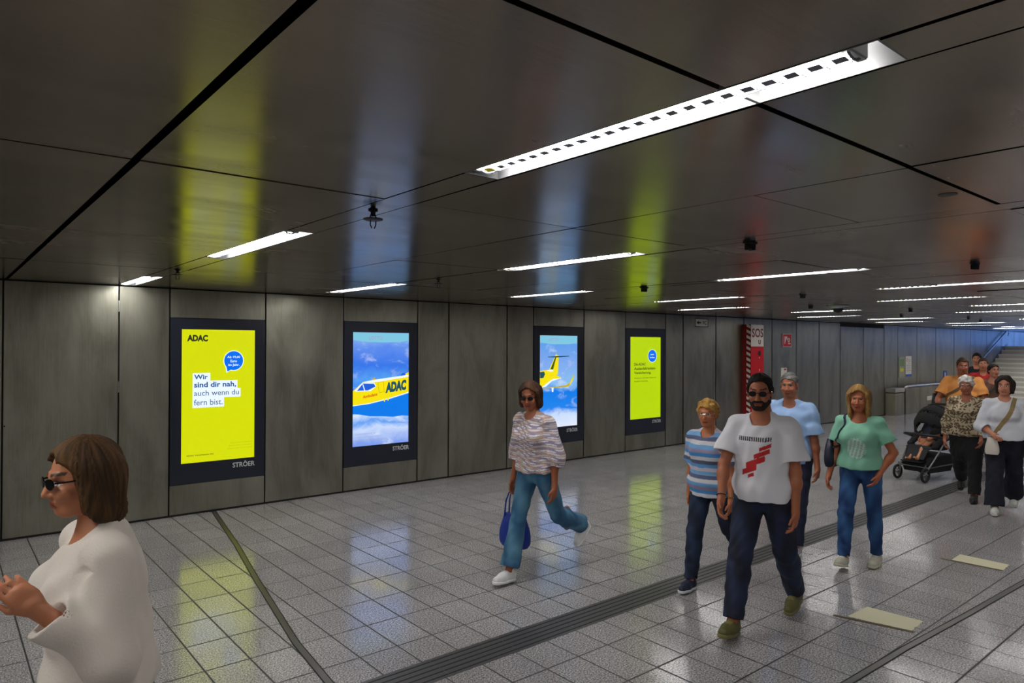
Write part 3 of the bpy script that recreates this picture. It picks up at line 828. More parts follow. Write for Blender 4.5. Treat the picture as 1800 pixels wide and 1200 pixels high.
def fast_mesh(name, v, f, mats, parent, cols=None):
    me = bpy.data.meshes.new(name); me.vertices.add(len(v)); me.vertices.foreach_set('co', v.astype(np.float32).ravel())
    me.loops.add(len(f)*4); me.loops.foreach_set('vertex_index', f.astype(np.int32).ravel())
    me.polygons.add(len(f)); me.polygons.foreach_set('loop_start', np.arange(0, len(f)*4, 4, dtype=np.int32))
    try: me.polygons.foreach_set('loop_total', np.full(len(f), 4, np.int32))
    except Exception: pass
    me.update(calc_edges=True)
    me.polygons.foreach_set('use_smooth', np.ones(len(f), bool))
    if cols is not None:
        a = me.color_attributes.new('Col', 'FLOAT_COLOR', 'POINT'); q = np.ones((len(v), 4), np.float32); q[:, :3] = cols; a.data.foreach_set('color', q.ravel())
    me.materials.append(mats); me.update(); me.validate()
    return link(bpy.data.objects.new(name, me), parent)
def cmat(name, rough, bscale=0, bst=0, **kw):
    m = mat(name, (.5,.5,.5,1), rough, **kw); k = NT(m)
    a = k.n('ShaderNodeVertexColor', layer_name='Col'); k.l(a.outputs[0], k.b.inputs['Base Color'])
    if bscale: k.bump(k.noise(k.n('ShaderNodeTexCoord').outputs['Object'], bscale, 3, .6), bst, .003)
    return m
CM = {'skin': cmat('skin', .5, 160, .12, Subsurface_Weight=.06, Subsurface_Scale=.02), 'cloth': cmat('woven_cloth', .85, 420, .3), 'knit': cmat('knitted_wool', .95, 130, .6),
      'denim': cmat('denim', .8, 600, .35), 'hair': cmat('hair', .72, 60, .3, Specular_IOR_Level=.25), 'shoe': cmat('shoe_leather', .55, 200, .1)}
def lin(*c): return np.array(srgb(*c)[:3])

def down(sw, ab=0., side=1):
    """unit vector hanging down, swung forward by sw, away from the body by ab (degrees)"""
    return V3(math.sin(R(sw))*math.cos(R(ab)), side*math.sin(R(ab)), -math.cos(R(sw))*math.cos(R(ab)))

def person(x, y, head, h, label, sex='m', girth=1., lean=4, hyaw=0, hpitch=0, legs=((14,6,0),(-16,18,-20)), arms=((8,8,10,4),(-8,8,-2,4)),
           skin=(186,128,98), top=None, pants=None, shoes=None, hair=None, glasses=None, beard=None, vox=.005, extra=None, ground=True, seat=None, z0=0., curl=35, name='person'):
    """legs: (hip swing, knee bend, foot pitch) for left and right; arms: (upper swing, upper abduction, forearm swing, forearm abduction)"""
    s = h/1.72; g = girth
    root = empty(name, (x, y, z0), R(head)); tag(root, label, 'person')
    fem = sex == 'f'
    # ---- joints
    hipw = .092*s; shw = (.152 if fem else .172)*s*(.5+.5*g)
    thigh, shank, ua, fa, hand = .43*s, .42*s, .295*s, .25*s, .18*s
    J = {}; feet = []
    for i, (hs, kb, fp) in enumerate(legs):
        sd = 1 if i == 0 else -1
        hp = V3(0, sd*hipw, 0); kn = hp+down(hs, 1.5, sd)*thigh; an = kn+down(hs-kb, 0, sd)*shank
        feet.append((hp, kn, an, fp))
    def footpts(an, fp):
        c, q = math.cos(R(fp)), math.sin(R(fp)); F_, U_ = V3(c, 0, q), V3(-q, 0, c)
        return F_, U_
    low = 9
    for hp, kn, an, fp in feet:
        F_, U_ = footpts(an, fp)
        for a_ in (-.06, .19): low = min(low, (an+F_*a_*s-U_*.088*s)[2])
    pz = -low if seat is None else seat
    O = V3(0, 0, pz)
    feet = [(hp+O, kn+O, an+O, fp) for hp, kn, an, fp in feet]
    cl, sl_ = math.cos(R(lean)), math.sin(R(lean))
    TU = V3(sl_, 0, cl); TF = V3(cl, 0, -sl_); TL = V3(0, 1, 0); TB = (TF, TL, TU)
    def T(f, l, u): return O+TF*f*s+TL*l*s+TU*u*s       # torso coordinates (metres at 1.72 m)
    sh = [T(0, 1*shw/s, .452), T(0, -1*shw/s, .452)]
    hy, hpt = R(hyaw), R(hpitch)
    HF = V3(math.cos(hy)*math.cos(hpt), math.sin(hy)*math.cos(hpt), math.sin(hpt)); HL = V3(-math.sin(hy), math.cos(hy), 0); HU = np.cross(HF, HL); HB = (HF, HL, HU)
    nb = T(-.01, 0, .52); hc = T(.035, 0, .685)
    hs_ = .94*s
    def Hd(f, l, u): return hc+(HF*f+HL*l+HU*u)*hs_
    arm = []
    for i, a_ in enumerate(arms):
        sd = 1 if i == 0 else -1
        el = sh[i]+down(a_[0], a_[1], sd)*ua; wr = el+down(a_[2], a_[3], sd)*fa
        hd = down(a_[2]+(a_[4] if len(a_) > 4 else 4), a_[3]*.6, sd)
        arm.append((sh[i], el, wr, hd, sd))
    allp = [q for f_ in feet for q in f_[:3]]+[q for a_ in arm for q in (a_[0], a_[1], a_[2], a_[2]+a_[3]*hand)]+[Hd(0,0,.15)]
    lo = np.min(allp, 0)-.17*max(1, g); hi = np.max(allp, 0)+.17*max(1, g); lo[2] = max(lo[2], -.02); 
    for q in feet: lo[0] = min(lo[0], q[2][0]-.2); hi[0] = max(hi[0], q[2][0]+.26)
    # ---- body
    def torso(F, t=0., k=.04):
        F.ell(T(.0, 0, .34), V3(.112*(.6+.4*g)+t, (.15 if not fem else .132)*g+t*.9, .165+t*.2)*s, k, TB)
        F.ell(T(.0, 0, .2), V3(.105*g+t, (.135 if not fem else .12)*g+t, .16)*s, k, TB)
        F.ell(T(-.005, 0, .04), V3(.115*g+t, (.155 if not fem else .165)*g+t, .13)*s, k, TB)
        for q in sh: F.cone(T(-.01, 0, .47), q, (.056+t*.4)*s, (.046+t*.45)*s, k*.8)
        F.cone(T(-.01, 0, .42), T(-.01, 0, .5), (.08+t*.5)*s, (.052+t*.3)*s, k, TL, 1.3)
        if fem:
            for sd in (1, -1): F.ell(T(.085, sd*.07, .33), V3(.055+t, .06+t, .06+t)*s*(.6+.4*g), k, TB)
        elif g > 1.1: F.ell(T(.06, 0, .17), V3(.1+t, .13+t, .13+t)*s*g, k, TB)
    B = Fld(lo, hi, vox)
    torso(B, 0, .04)
    for hp, kn, an, fp in feet:
        B.cone(hp, kn, .083*s*(.5+.5*g), .054*s, .03); B.cone(kn, an, .05*s, .034*s, .02)
        d = unit(an-kn); B.ell(kn+d*.13*s-TF*.012*s, V3(.052,.05,.11)*s, .02)
        F_, U_ = footpts(an, fp); B.cone(an, an+F_*.13*s-U_*.055*s, .034*s, .026*s, .02)
    fing = []
    for (a0, el, wr, hd, sd) in arm:
        B.cone(a0, el, .046*s*(.6+.4*g), .037*s, .03); B.cone(el, wr, .037*s, .025*s, .015)
        d = unit(wr-el); B.ell(el+d*.07*s, V3(.04,.04,.04)*s, .03)
        # hand: palm, four fingers of different length, thumb at the side
        n = V3(0, -sd, 0); n = unit(n-hd*(n@hd)); f_ = unit(np.cross(hd, n))*(1 if True else -1)
        if f_[0] < 0: f_ = -f_
        pc = wr+hd*.052*s
        B.cone(wr, wr+hd*.03*s, .023*s, .026*s, .012)
        B.ell(pc, V3(.05, .039, .016)*s, .012, (hd, f_, n))
        hr = max(.0082*s, vox*1.35)
        for j, (off, ln) in enumerate(((.029,.068),(.0105,.078),(-.0085,.072),(-.027,.056))):
            b0 = wr+hd*(.088-.004*abs(j-1.3))*s+f_*off*s
            c1 = R(curl*.55+6*j); c2 = R(curl*1.5+8*j)
            d1 = hd*math.cos(c1)+n*math.sin(c1); d2 = hd*math.cos(c2)+n*math.sin(c2)
            m1 = b0+d1*ln*.5*s; m2 = m1+d2*ln*.5*s
            B.cone(b0-hd*.02*s, m1, hr*1.1, hr, .004); B.cone(m1, m2, hr, hr*.85, .003)
        t0 = wr+hd*.03*s+f_*.025*s; t1 = t0+unit(hd*.8+f_*.6+n*.35)*.038*s; t2 = t1+unit(hd+f_*.15+n*.35)*.03*s
        B.cone(t0, t1, hr*1.35, hr*1.15, .006); B.cone(t1, t2, hr*1.15, hr*.9, .003)
        fing.append(wr+hd*.1*s)
    # neck and head
    nr = (.05 if fem else .06)*s*(.6+.4*g)
    B.cone(nb, Hd(-.02, 0, -.05), nr*1.06, nr*.95, .03)
    k = .02*hs_
    B.ell(Hd(-.012, 0, .03), V3(.097,.076,.094)*hs_, k, HB)
    B.ell(Hd(.022, 0, -.03), V3(.074,.063,.086)*hs_, k, HB)
    B.ell(Hd(.058, 0, -.098), V3(.028,.032,.022)*hs_, k, HB)
    for sd in (1, -1):
        B.cone(Hd(.0, sd*.052, -.065), Hd(.052, sd*.022, -.1), .02*hs_, .017*hs_, k)
        B.ell(Hd(-.005, sd*.078, -.008), V3(.02,.009,.033)*hs_, .006*hs_, HB)
        B.ell(Hd(.066, sd*.04, -.035), V3(.026,.024,.024)*hs_, .014*hs_, HB)
    B.cone(Hd(.083, .034, .024), Hd(.083, -.034, .024), .0105*hs_, .0105*hs_, .012*hs_)
    for sd in (1, -1): B.ell(Hd(.098, sd*.032, .002), V3(.015,.018,.011)*hs_, .008*hs_, HB, sub=True)
    B.cone(Hd(.09, 0, .008), Hd(.110, 0, -.034), .008*hs_, .0125*hs_, .008*hs_)
    for sd in (1, -1): B.ell(Hd(.098, sd*.012, -.04), V3(.011,.0085,.008)*hs_, .005*hs_, HB)
    B.cone(Hd(.087, .019, -.066), Hd(.087, -.019, -.066), .0085*hs_, .0085*hs_, .006*hs_)
    B.cone(Hd(.084, .015, -.079), Hd(.084, -.015, -.079), .0095*hs_, .0095*hs_, .006*hs_)
    v, f = B.mesh()
    q = v-hc; hf, hl, hu = (q@HF)/hs_, (q@HL)/hs_, (q@HU)/hs_
    sk = lin(*skin); C = np.tile(sk, (len(v), 1))
    near = (hf > .05) & (np.abs(hl) < .07) & (hu > -.14) & (hu < .08)
    def paint(m, col): C[m & near] = lin(*col)
    paint((np.abs(hl) < .024) & (np.abs(hu+.0725) < .011), tuple(int(a*b) for a, b in zip(skin, (.84,.62,.62))))
    paint((np.abs(hu+.0725) < .0022) & (np.abs(hl) < .022), (90,40,36))
    for sd in (1, -1):
        e = ((hl-sd*.032)/.0155)**2+((hu-.002)/.0075)**2
        paint(e < 1, (214,206,200)); paint(((hl-sd*.032)**2+(hu-.002)**2) < .0065**2, (52,36,28))
        paint((e < 1.5) & (hu > .006), (60,38,30))
        paint((np.abs(hl-sd*.034) < .021) & (np.abs(hu-.0265-.004*np.abs(hl)/.03) < .0048), hair.get('brow', hair['col']) if hair else (70,50,38))
    body = fast_mesh('body', v, f, CM['skin'], root, C)
    # ---- trousers
    def solid(F, nm, cm, col, cfn=None):
        v, f = F.mesh()
        if v is None: return None
        C = np.tile(lin(*col), (len(v), 1))
        if cfn is not None: C = cfn(v, C)
        return fast_mesh(nm, v, f, CM[cm], root, C)
    if pants:
        P = Fld(lo, hi, vox); t = pants.get('t', .016); fl = pants.get('flare', 0.); le = pants.get('len', .96)
        P.ell(T(-.005, 0, .04), V3(.118*g+t, (.158 if not fem else .168)*g+t, .12)*s, .03, TB)
        P.ell(T(-.0, 0, .12), V3(.112*g+t, (.145 if not fem else .14)*g+t, .08)*s, .03, TB)
        for hp, kn, an, fp in feet:
            e_ = kn+(an-kn)*le
            P.cone(hp-TU*.02, kn, (.088*(.5+.5*g)+t)*s, (.057+t)*s, .03); P.cone(kn, e_, (.056+t)*s, (.046+t+fl)*s, .02)
            d = unit(an-kn); P.ell(kn+d*.12*s-TF*.01, V3(.056+t,.054+t,.1)*s, .02)
            c0_, dd = e_, d
            P.fn(lambda X, Y, Z: -( (X-c0_[0])*dd[0]+(Y-c0_[1])*dd[1]+(Z-c0_[2])*dd[2]), c0_-.12, c0_+.12, 0, True) if False else None
            P.fn(lambda X, Y, Z: np.maximum(-((X-c0_[0])*dd[0]+(Y-c0_[1])*dd[1]+(Z-c0_[2])*dd[2]), ((X-c0_[0])**2+(Y-c0_[1])**2+(Z-c0_[2])**2)**.5-.13), c0_-.14, c0_+.14, 0, True)
            P.cone(e_-dd*.012*s, e_+dd*.05*s, (.038+t*.6+fl*.8)*s, (.038+t+fl)*s, .0, sub=True)
        zc = T(0,0,.17)
        P.fn(lambda X, Y, Z: (X-zc[0])*TU[0]+(Z-zc[2])*TU[2], zc-.3, zc+.3, 0, inter=True)
        if pants.get('skirt'):
            P.cone(T(0,0,.12), T(0,0,-pants['skirt']), .15*s, .2*s, .03, TF, .75)
            zz = T(0,0,-pants['skirt'])[2]
        P.wrinkle(pants.get('w', .005), 48, 3, (1,1,.8))
        solid(P, pants.get('name', 'trousers'), pants.get('mat', 'denim'), pants['col'], pants.get('cfn'))
    # ---- top
    if top:
        A = Fld(lo, hi, vox); t = top.get('t', .02); hem = top.get('hem', .0)
        for (a0, el, wr, hd, sd) in arm:
            L_ = top.get('sleeve', .62); sr = top.get('sr', .0)
            p1_ = a0+(el-a0)*min(L_, 1)
            A.cone(a0, p1_, (.047+t*.55)*s, (.046+t*.85+sr)*s, .03)
            end, dd = p1_, unit(el-a0)
            if L_ > 1:
                end = el+(wr-el)*(L_-1); dd = unit(wr-el); A.cone(el, end, (.046+t*.9)*s, (.031+t*.75+sr)*s, .03)
            c0_ = end.copy()
            A.fn(lambda X, Y, Z: np.maximum(-((X-c0_[0])*dd[0]+(Y-c0_[1])*dd[1]+(Z-c0_[2])*dd[2]), ((X-c0_[0])**2+(Y-c0_[1])**2+(Z-c0_[2])**2)**.5-.15), c0_-.16, c0_+.16, 0, True)
            rr = .040 if L_ <= 1 else .030
            A.cone(end-dd*.02*s, end+dd*.04*s, (rr+t*.5+sr*.6)*s, (rr+t*.8+sr)*s, 0, sub=True)
        torso(A, t, .035)
        A.cone(T(0, 0, .3), T(top.get('hemx', .0), 0, hem), (.125*g+t)*s, (.135*g+t+top.get('fl', .0))*s, .05, TF, .82)
        A.ell(T(0,0,.05), V3(.12*g+t, (.16 if not fem else .17)*g+t, .12)*s, .04, TB)
        zc = T(0, 0, hem)
        A.fn(lambda X, Y, Z: -((X-zc[0])*TU[0]+(Z-zc[2])*TU[2]), inter=True) if not arms_low(arm, zc, top) else A.fn(lambda X, Y, Z: np.where((np.abs(Y) < .16*g*s+t+.03), -((X-zc[0])*TU[0]+(Z-zc[2])*TU[2]), -1), inter=True)
        A.cone(T(0,0,hem-.04), T(0,0,hem+.02), (.115*g+t)*s, (.115*g+t*.5)*s, 0, TF, .8, sub=True)
        nk = top.get('neck', .07); npt = T(.03+top.get('nf', 0), 0, .515-top.get('nd', 0))
        A.ell(npt, V3(nk+.01, nk, nk*top.get('nv', 1.))*s, .008, TB, sub=True)
        A.cone(nb, Hd(-.02,0,-.05), nr*1.05, nr*1.05, 0, sub=True)
        if top.get('collar'): A.cone(nb+TU*.01, nb+TU*top['collar']*s, nr*1.35, nr*1.3, .01)
        A.wrinkle(top.get('w', .008)*.8, top.get('ws', 17)*2.3, top.get('seed', 5), (1,1,.6))
        def tf(v, C):
            if top.get('cfn'):
                q = v-O; return top['cfn'](q@TF/s, q@TL/s, q@TU/s, C)
            return C
        solid(A, top.get('name', 'shirt'), top.get('mat', 'cloth'), top['col'], tf)
    # ---- hair
    if hair:
        hlo, hhi = hc-.36*s, hc+.26*s
        if hair.get('len'): hlo[2] -= hair['len']*.6
        Hh = Fld(hlo, hhi, max(.004, vox*.85)); st = hair['style']; th = hair.get('th', .012)
        Hh.ell(Hd(-.014, 0, .034), V3(.1+th, .078+th, .094+th)*hs_, .02, HB)
        Hh.ell(Hd(-.045, 0, -.02), V3(.062+th, .068+th, .07)*hs_, .03, HB)
        # clear the face: everything in front of / below a hairline
        xs_, zs_ = hair.get('line', ((.2,.075,.03,-.01,-.04,-.2), (.085,.07,.03,-.03,-.07,-.08)))
        def cut(X, Y, Z):
            a = ((X-hc[0])*HF[0]+(Y-hc[1])*HF[1]+(Z-hc[2])*HF[2])/hs_; u = ((X-hc[0])*HU[0]+(Y-hc[1])*HU[1]+(Z-hc[2])*HU[2])/hs_
            return (np.interp(a, xs_[::-1], zs_[::-1])-u)*hs_*.7
        Hh.fn(cut, inter=True)
        if st in ('long', 'bob'):
            L_ = hair['len']
            for sd in (1, -1):
                Hh.cone(Hd(-.03, sd*.07, .04), Hd(-.03, sd*.082, -L_), .034*hs_, .026*hs_, .03, HF, 1.5)
                Hh.cone(Hd(.03, sd*.07, .05), Hd(.012, sd*.085, -L_*.75), .02*hs_, .018*hs_, .02)
            Hh.cone(Hd(-.075, 0, .02), Hd(-.085, 0, -L_), .05*hs_, .045*hs_, .04, HL, 1.5)
        if st == 'bun':
            Hh.ell(Hd(-.13, 0, .04), V3(.045,.045,.04)*hs_, .015, HB)
        if st == 'curly':
            for i in range(46):
                rs = np.random.RandomState(i); a_ = rs.uniform(-math.pi, math.pi); e_ = rs.uniform(-.1, 1.5)
                c_ = (-.014+.1*math.cos(a_)*math.cos(e_), .085*math.sin(a_)*math.cos(e_), .03+.1*math.sin(e_))
                if c_[0] > .05 and c_[2] < .075: continue
                if c_[0] > .0 and c_[2] < .02: continue
                Hh.ell(Hd(*c_), V3(.026,.026,.022)*hs_, .012, HB)
        if st in ('long', 'bob', 'bun'):
            Hh.ell(Hd(.115, 0, .012), V3(.078,.062,.094)*hs_, .008, HB, sub=True)
        if hair.get('fringe'):
            Hh.cone(Hd(.078, .045, .07), Hd(.085, -.04, .074), .02*hs_, .02*hs_, .015)
        def strand(X, Y, Z):
            a = (X-hc[0])*HF[0]+(Y-hc[1])*HF[1]+(Z-hc[2])*HF[2]; l_ = (X-hc[0])*HL[0]+(Y-hc[1])*HL[1]+0*Z
            u = (X-hc[0])*HU[0]+(Y-hc[1])*HU[1]+(Z-hc[2])*HU[2]
            an = np.arctan2(l_, a+.02+0*Z); an = an+.16*np.sin(an*5+1)+.08*np.sin(an*13+u*18)
            return hair.get('st', .0016)*(np.sin(an*26+2*np.sin(u*22+an*3))+.7*np.sin(an*47+u*60))
        sl, gg = Hh._sl(Hh.lo, Hh.lo+Hh.n*Hh.vox); Hh.F[sl] += strand(*gg).astype(np.float32)
        Hh.wrinkle(hair.get('w', .005), hair.get('ws', 60), 8, (1,1,.25 if st in ('long','bob') else 1))
        Hh.ell(Hd(-.012, 0, .02), V3(.08,.06,.08)*hs_, 0, HB, sub=True)
        c1 = lin(*hair['col']); c2 = lin(*hair.get('col2', hair['col']))
        def hcf(v, C):
            q_ = v-hc; an = np.arctan2(q_@HL, q_@HF+.02); uu = q_@HU; an = an+.16*np.sin(an*5+1)+.08*np.sin(an*13+uu*18)
            n_ = np.clip(.45+.22*np.sin(an*26+2*np.sin(uu*22+an*3))+.2*np.sin(an*71+uu*30)+.25*np.sin(an*3+uu*9), 0, 1); return c1*(1-n_[:,None])+c2*n_[:,None]
        solid(Hh, 'hair', 'hair', hair['col'], hcf)
    if beard:
        Bf = Fld(hc-.2*s, hc+.16*s, .004); e = .005
        Bf.ell(Hd(.022, 0, -.03), V3(.074+e,.063+e,.086+e)*hs_, k, HB); Bf.ell(Hd(.058, 0, -.098), V3(.028+e,.032+e,.022+e)*hs_, k, HB)
        for sd in (1, -1): Bf.cone(Hd(.0, sd*.052, -.065), Hd(.052, sd*.022, -.1), (.02+e)*hs_, (.017+e)*hs_, k)
        Bf.cone(Hd(.089, .02, -.058), Hd(.089, -.02, -.058), .009*hs_, .009*hs_, .006)
        def bc(X, Y, Z):
            a = ((X-hc[0])*HF[0]+(Y-hc[1])*HF[1]+(Z-hc[2])*HF[2])/hs_; u = ((X-hc[0])*HU[0]+(Y-hc[1])*HU[1]+(Z-hc[2])*HU[2])/hs_
            return (u+.048+.0*a)*hs_*.7
        Bf.fn(bc, inter=True); Bf.fn(lambda X, Y, Z: (-.01-((X-hc[0])*HF[0]+(Y-hc[1])*HF[1]+(Z-hc[2])*HF[2])/hs_)*hs_+0*Z, inter=True)
        Bf.cone(Hd(.097, .015, -.0725), Hd(.097, -.015, -.0725), .0085*hs_, .0085*hs_, .002, sub=True)
        solid(Bf, 'beard', 'hair', beard)
    if glasses:
        m_ = MB()
        def HP(f_, l_, u_): return tuple(Hd(f_, l_, u_))
        dark = glasses == 'sun'; 
        for sd in (1, -1):
            o_ = [(sd*(.034+.027*math.cos(a)*(1 if abs(math.cos(a)) < .8 else .95)), .002+.0185*math.sin(a)) for a in np.linspace(0, 2*math.pi, 17)[:-1]]
            if dark: m_.prism(o_, lambda a, b, d: HP(.107+d-abs(a)*.16, a, b), 0, .004)
            else: m_.tube([HP(.108-abs(a)*.16, a, b) for a, b in o_], .0016, 6, closed=True)
            m_.tube([HP(.098, sd*.062, .008), HP(.05, sd*.08, .008), HP(-.01, sd*.083, .006)], .0028 if dark else .0015, 6)
        m_.tube([HP(.107, .012, .008), HP(.107, -.012, .008)], .0028, 6)
        m_.build('sunglasses' if dark else 'glasses', mat('lens_dark', srgb(10,10,12), .15) if dark else M['steel'], root)
    # ---- shoes
    if shoes:
        for hp, kn, an, fp in feet:
            F_, U_ = footpts(an, fp); L_ = V3(0,1,0)
            def G(f_, l_, u_): return an+(F_*f_+L_*l_+U_*(u_-.088))*s
            Q = Fld(an-.27*s, an+.29*s, min(vox, .0055))
            Q.cone(G(-.03,0,.05), G(.09,0,.042), .043*s, .042*s, .02, L_, .95); Q.cone(G(.09,0,.04), G(.165,0,.036), .042*s, .030*s, .02, L_, 1.08)
            Q.cone(G(-.025,0,.06), G(-.015,0,.1), .041*s, .042*s, .015); Q.cone(G(.0,0,.08), G(.1,0,.06), .035*s, .025*s, .02)
            cc_ = G(0,0,.024)
            Q.fn(lambda X, Y, Z: -((X-cc_[0])*U_[0]+(Y-cc_[1])*U_[1]+(Z-cc_[2])*U_[2]), inter=True)
            Q.cone(G(-.02,0,.1), G(-.01,0,.14), .031*s, .036*s, .004, sub=True)
            v, f = Q.mesh(); C = np.tile(lin(*shoes['col']), (len(v), 1))
            rel = (v-an)/s; ff = rel@F_; uu = rel@U_+.088; ll = rel[:,1]
            lace = (ff > .03) & (ff < .11) & (np.abs(ll) < .022) & (uu > .06) & (np.sin(ff*420) > .1); C[lace] = lin(*shoes.get('lace', shoes['col']))
            so = fast_mesh('shoe', v, f, CM['shoe'], root, C)
            W_ = Fld(an-.27*s, an+.29*s, min(vox, .0055))
            W_.cone(G(-.03,0,.02), G(.08,0,.02), .043*s, .043*s, .02, L_, .98); W_.cone(G(.08,0,.02), G(.163,0,.02), .043*s, .035*s, .02, L_, 1.08)
            W_.fn(lambda X, Y, Z: ((X-cc_[0])*U_[0]+(Y-cc_[1])*U_[1]+(Z-cc_[2])*U_[2])-.004*s, inter=True)
            c2_ = G(0,0,.002)
            W_.fn(lambda X, Y, Z: -((X-c2_[0])*U_[0]+(Y-c2_[1])*U_[1]+(Z-c2_[2])*U_[2]), inter=True)
            v, f = W_.mesh(); fast_mesh('sole', v, f, CM['shoe'], so, np.tile(lin(*shoes.get('sole', (215,213,208))), (len(v), 1)))
    info = dict(T=T, Hd=Hd, arm=arm, feet=feet, s=s, root=root, O=O, hands=[a_[2]+a_[3]*.09*s for a_ in arm])
    return info
def arms_low(arm, zc, top): return True

# ---------------------------------------------------------------- the people
def stripes(f, l, u, C):
    seq = [(120,170,215),(196,188,206),(92,152,210),(86,92,120),(205,205,214),(70,140,205),(150,140,170),(110,165,215),(210,208,214),(90,98,130)]
    i = np.floor((u+.2)/.034).astype(int) % len(seq); return np.array([lin(*c) for c in seq])[i]
def band_print(f, l, u, C):
    n = .5+.5*np.sin(u*95+2.2*np.sin(l*14+u*9)); m = .5+.5*np.sin(u*230+3*np.sin(l*22)+l*40)
    A = np.array([lin(214,206,206), lin(190,158,140), lin(150,140,170), lin(236,232,232), lin(96,84,104)])
    i = (n*2.2+m*1.9).astype(int) % 5; return A[i]
def man_print(f, l, u, C):
    fr = f > .03
    a = l*1.0; b = u
    t = fr & (np.abs(b-.385-.02*a) < .014) & (a > -.12) & (a < .095) & (np.sin(a*420) > -.55)
    C[t] = lin(58,58,66)
    # broken red flash running down to the left
    cx = -.02+(b-.33)*-.35*-1
    for k_, (uu, ll, w_, h_) in enumerate(((.335,.06,.035,.012),(.29,.035,.05,.016),(.235,-.005,.06,.019),(.18,-.045,.05,.018),(.145,-.035,.022,.012))):
        q = fr & (np.abs((b-uu)-.45*(a-ll)) < h_) & (np.abs(a-ll) < w_); C[q] = lin(196,40,42)
    return C
def leopard(f, l, u, C):
    n = np.sin(l*75+2*np.sin(u*50))*np.sin(u*85+2*np.sin(l*44+f*30))+.35*np.sin(f*90+u*60)
    C = np.tile(lin(176,160,132), (len(f), 1)); C[n > .05] = lin(52,44,36); C[n > .62] = lin(120,92,66); return C
def mint_print(f, l, u, C):
    q = (f > .03) & (((l)/.085)**2+((u-.23)/.1)**2 < 1) & (np.sin(l*130+u*160)*np.sin(u*210-l*60) > -.1); C[q] = lin(196,214,206); return C
def denim_wear(base, light, knees=False):
    b, l_ = lin(*base), lin(*light)
    def fn(v, C):
        n = .5+.5*np.sin(v[:,2]*22+2*np.sin(v[:,1]*30+v[:,0]*12)); w = np.clip(n*.8, 0, 1)[:, None]; return b*(1-w)+l_*w
    return fn
JN = dict(mat='denim')

P1 = person(0.39, 2.42, 184, 1.6, 'woman in cream knit sweater and dark glasses, nearest the camera at far left', 'f', .96, 2, 6, -4,
  ((18,8,4),(-14,14,-18)), ((2,12,136,-6),(-16,8,0,6)), (180,116,82),
  top=dict(name='sweater', col=(214,204,194), t=.034, hem=.02, fl=.03, sleeve=1.86, sr=.004, neck=.066, nd=-.01, w=.013, ws=13, mat='knit', seed=2),
  pants=dict(col=(84,56,32), t=.02, mat='cloth', cfn=denim_wear((78,50,30),(112,80,50))), shoes=dict(col=(120,84,60)),
  hair=dict(style='bob', len=.13, th=.018, col=(50,34,20), col2=(96,66,34)), glasses='sun', vox=.005)
P2 = person(3.79, 4.25, 191, 1.62, 'woman in patterned blouse and flared blue jeans walking past the third display', 'f', .92, 5, 22, -14,
  ((-26,42,-38),(17,2,6)), ((-6,12,6,4),(-14,14,8,8)), (160,92,62),
  top=dict(name='blouse', col=(205,190,186), t=.032, hem=.03, fl=.015, sleeve=1.35, sr=.02, neck=.06, w=.009, cfn=band_print, seed=7),
  pants=dict(col=(58,104,138), t=.01, flare=.03, len=.9, cfn=denim_wear((44,92,128),(88,136,164))), shoes=dict(col=(226,226,226), sole=(236,236,236), lace=(240,240,240)),
  hair=dict(style='bob', len=.1, th=.014, col=(38,24,18), col2=(92,60,40)), glasses='sun')
P3 = person(4.73, 3.22, 190, 1.48, 'older woman with short blonde curls, glasses and blue striped top, walking beside the man', 'f', 1.08, 4, 8, -3,
  ((-22,34,-34),(16,4,4)), ((2,10,12,4),(-14,10,-4,8)), (186,112,72),
  top=dict(name='striped_top', col=(120,160,205), t=.028, hem=-.06, fl=.012, sleeve=.78, sr=.01, neck=.068, nd=.01, w=.007, cfn=stripes),
  pants=dict(col=(28,44,74), t=.014, cfn=denim_wear((16,27,50),(32,50,82))), shoes=dict(col=(24,32,56), sole=(220,222,226), lace=(60,70,100)),
  hair=dict(style='curly', th=.016, col=(150,108,48), col2=(206,160,84), w=.006), glasses='clear')
P4 = person(4.34, 2.54, 193, 1.74, 'dark-haired bearded man in white printed T-shirt, sunglasses and navy jeans walking forward', 'm', .98, 4, 10, -6,
  ((-19,16,-10),(21,2,12)), ((-4,8,8,2),(22,10,34,-8)), (168,100,68),
  top=dict(name='t_shirt', col=(222,221,228), t=.034, hem=-.03, fl=.02, sleeve=.72, sr=.022, neck=.07, w=.010, ws=15, cfn=man_print, seed=3),
  pants=dict(col=(34,46,78), t=.02, cfn=denim_wear((17,23,42),(34,46,78))), shoes=dict(col=(92,88,44), sole=(120,112,70), lace=(150,144,96)),
  hair=dict(style='short', th=.009, col=(18,14,12), col2=(30,23,19), line=((.2,.085,.06,.03,.0,-.04,-.2), (.115,.098,.075,.01,-.025,-.065,-.085))), glasses='sun', beard=(34,25,20), vox=.0048)
P5 = person(6.16, 3.32, 190, 1.66, 'grey-haired man in light blue T-shirt behind the man with the white T-shirt', 'm', 1.04, 3, 6, -6,
  ((14,3,2),(-22,30,-30)), ((-2,8,6,8),(4,8,10,4)), (164,98,68),
  top=dict(name='t_shirt', col=(150,180,224), t=.036, hem=-.05, fl=.015, sleeve=.8, sr=.02, neck=.062, w=.01),
  pants=dict(col=(26,32,58), t=.018, mat='cloth'), shoes=dict(col=(176,178,184), sole=(222,222,226)),
  hair=dict(style='short', th=.005, col=(66,64,62), col2=(120,118,116), line=((.2,.085,.06,.03,.0,-.04,-.2), (.09,.078,.06,.01,-.02,-.06,-.08))), vox=.0055)
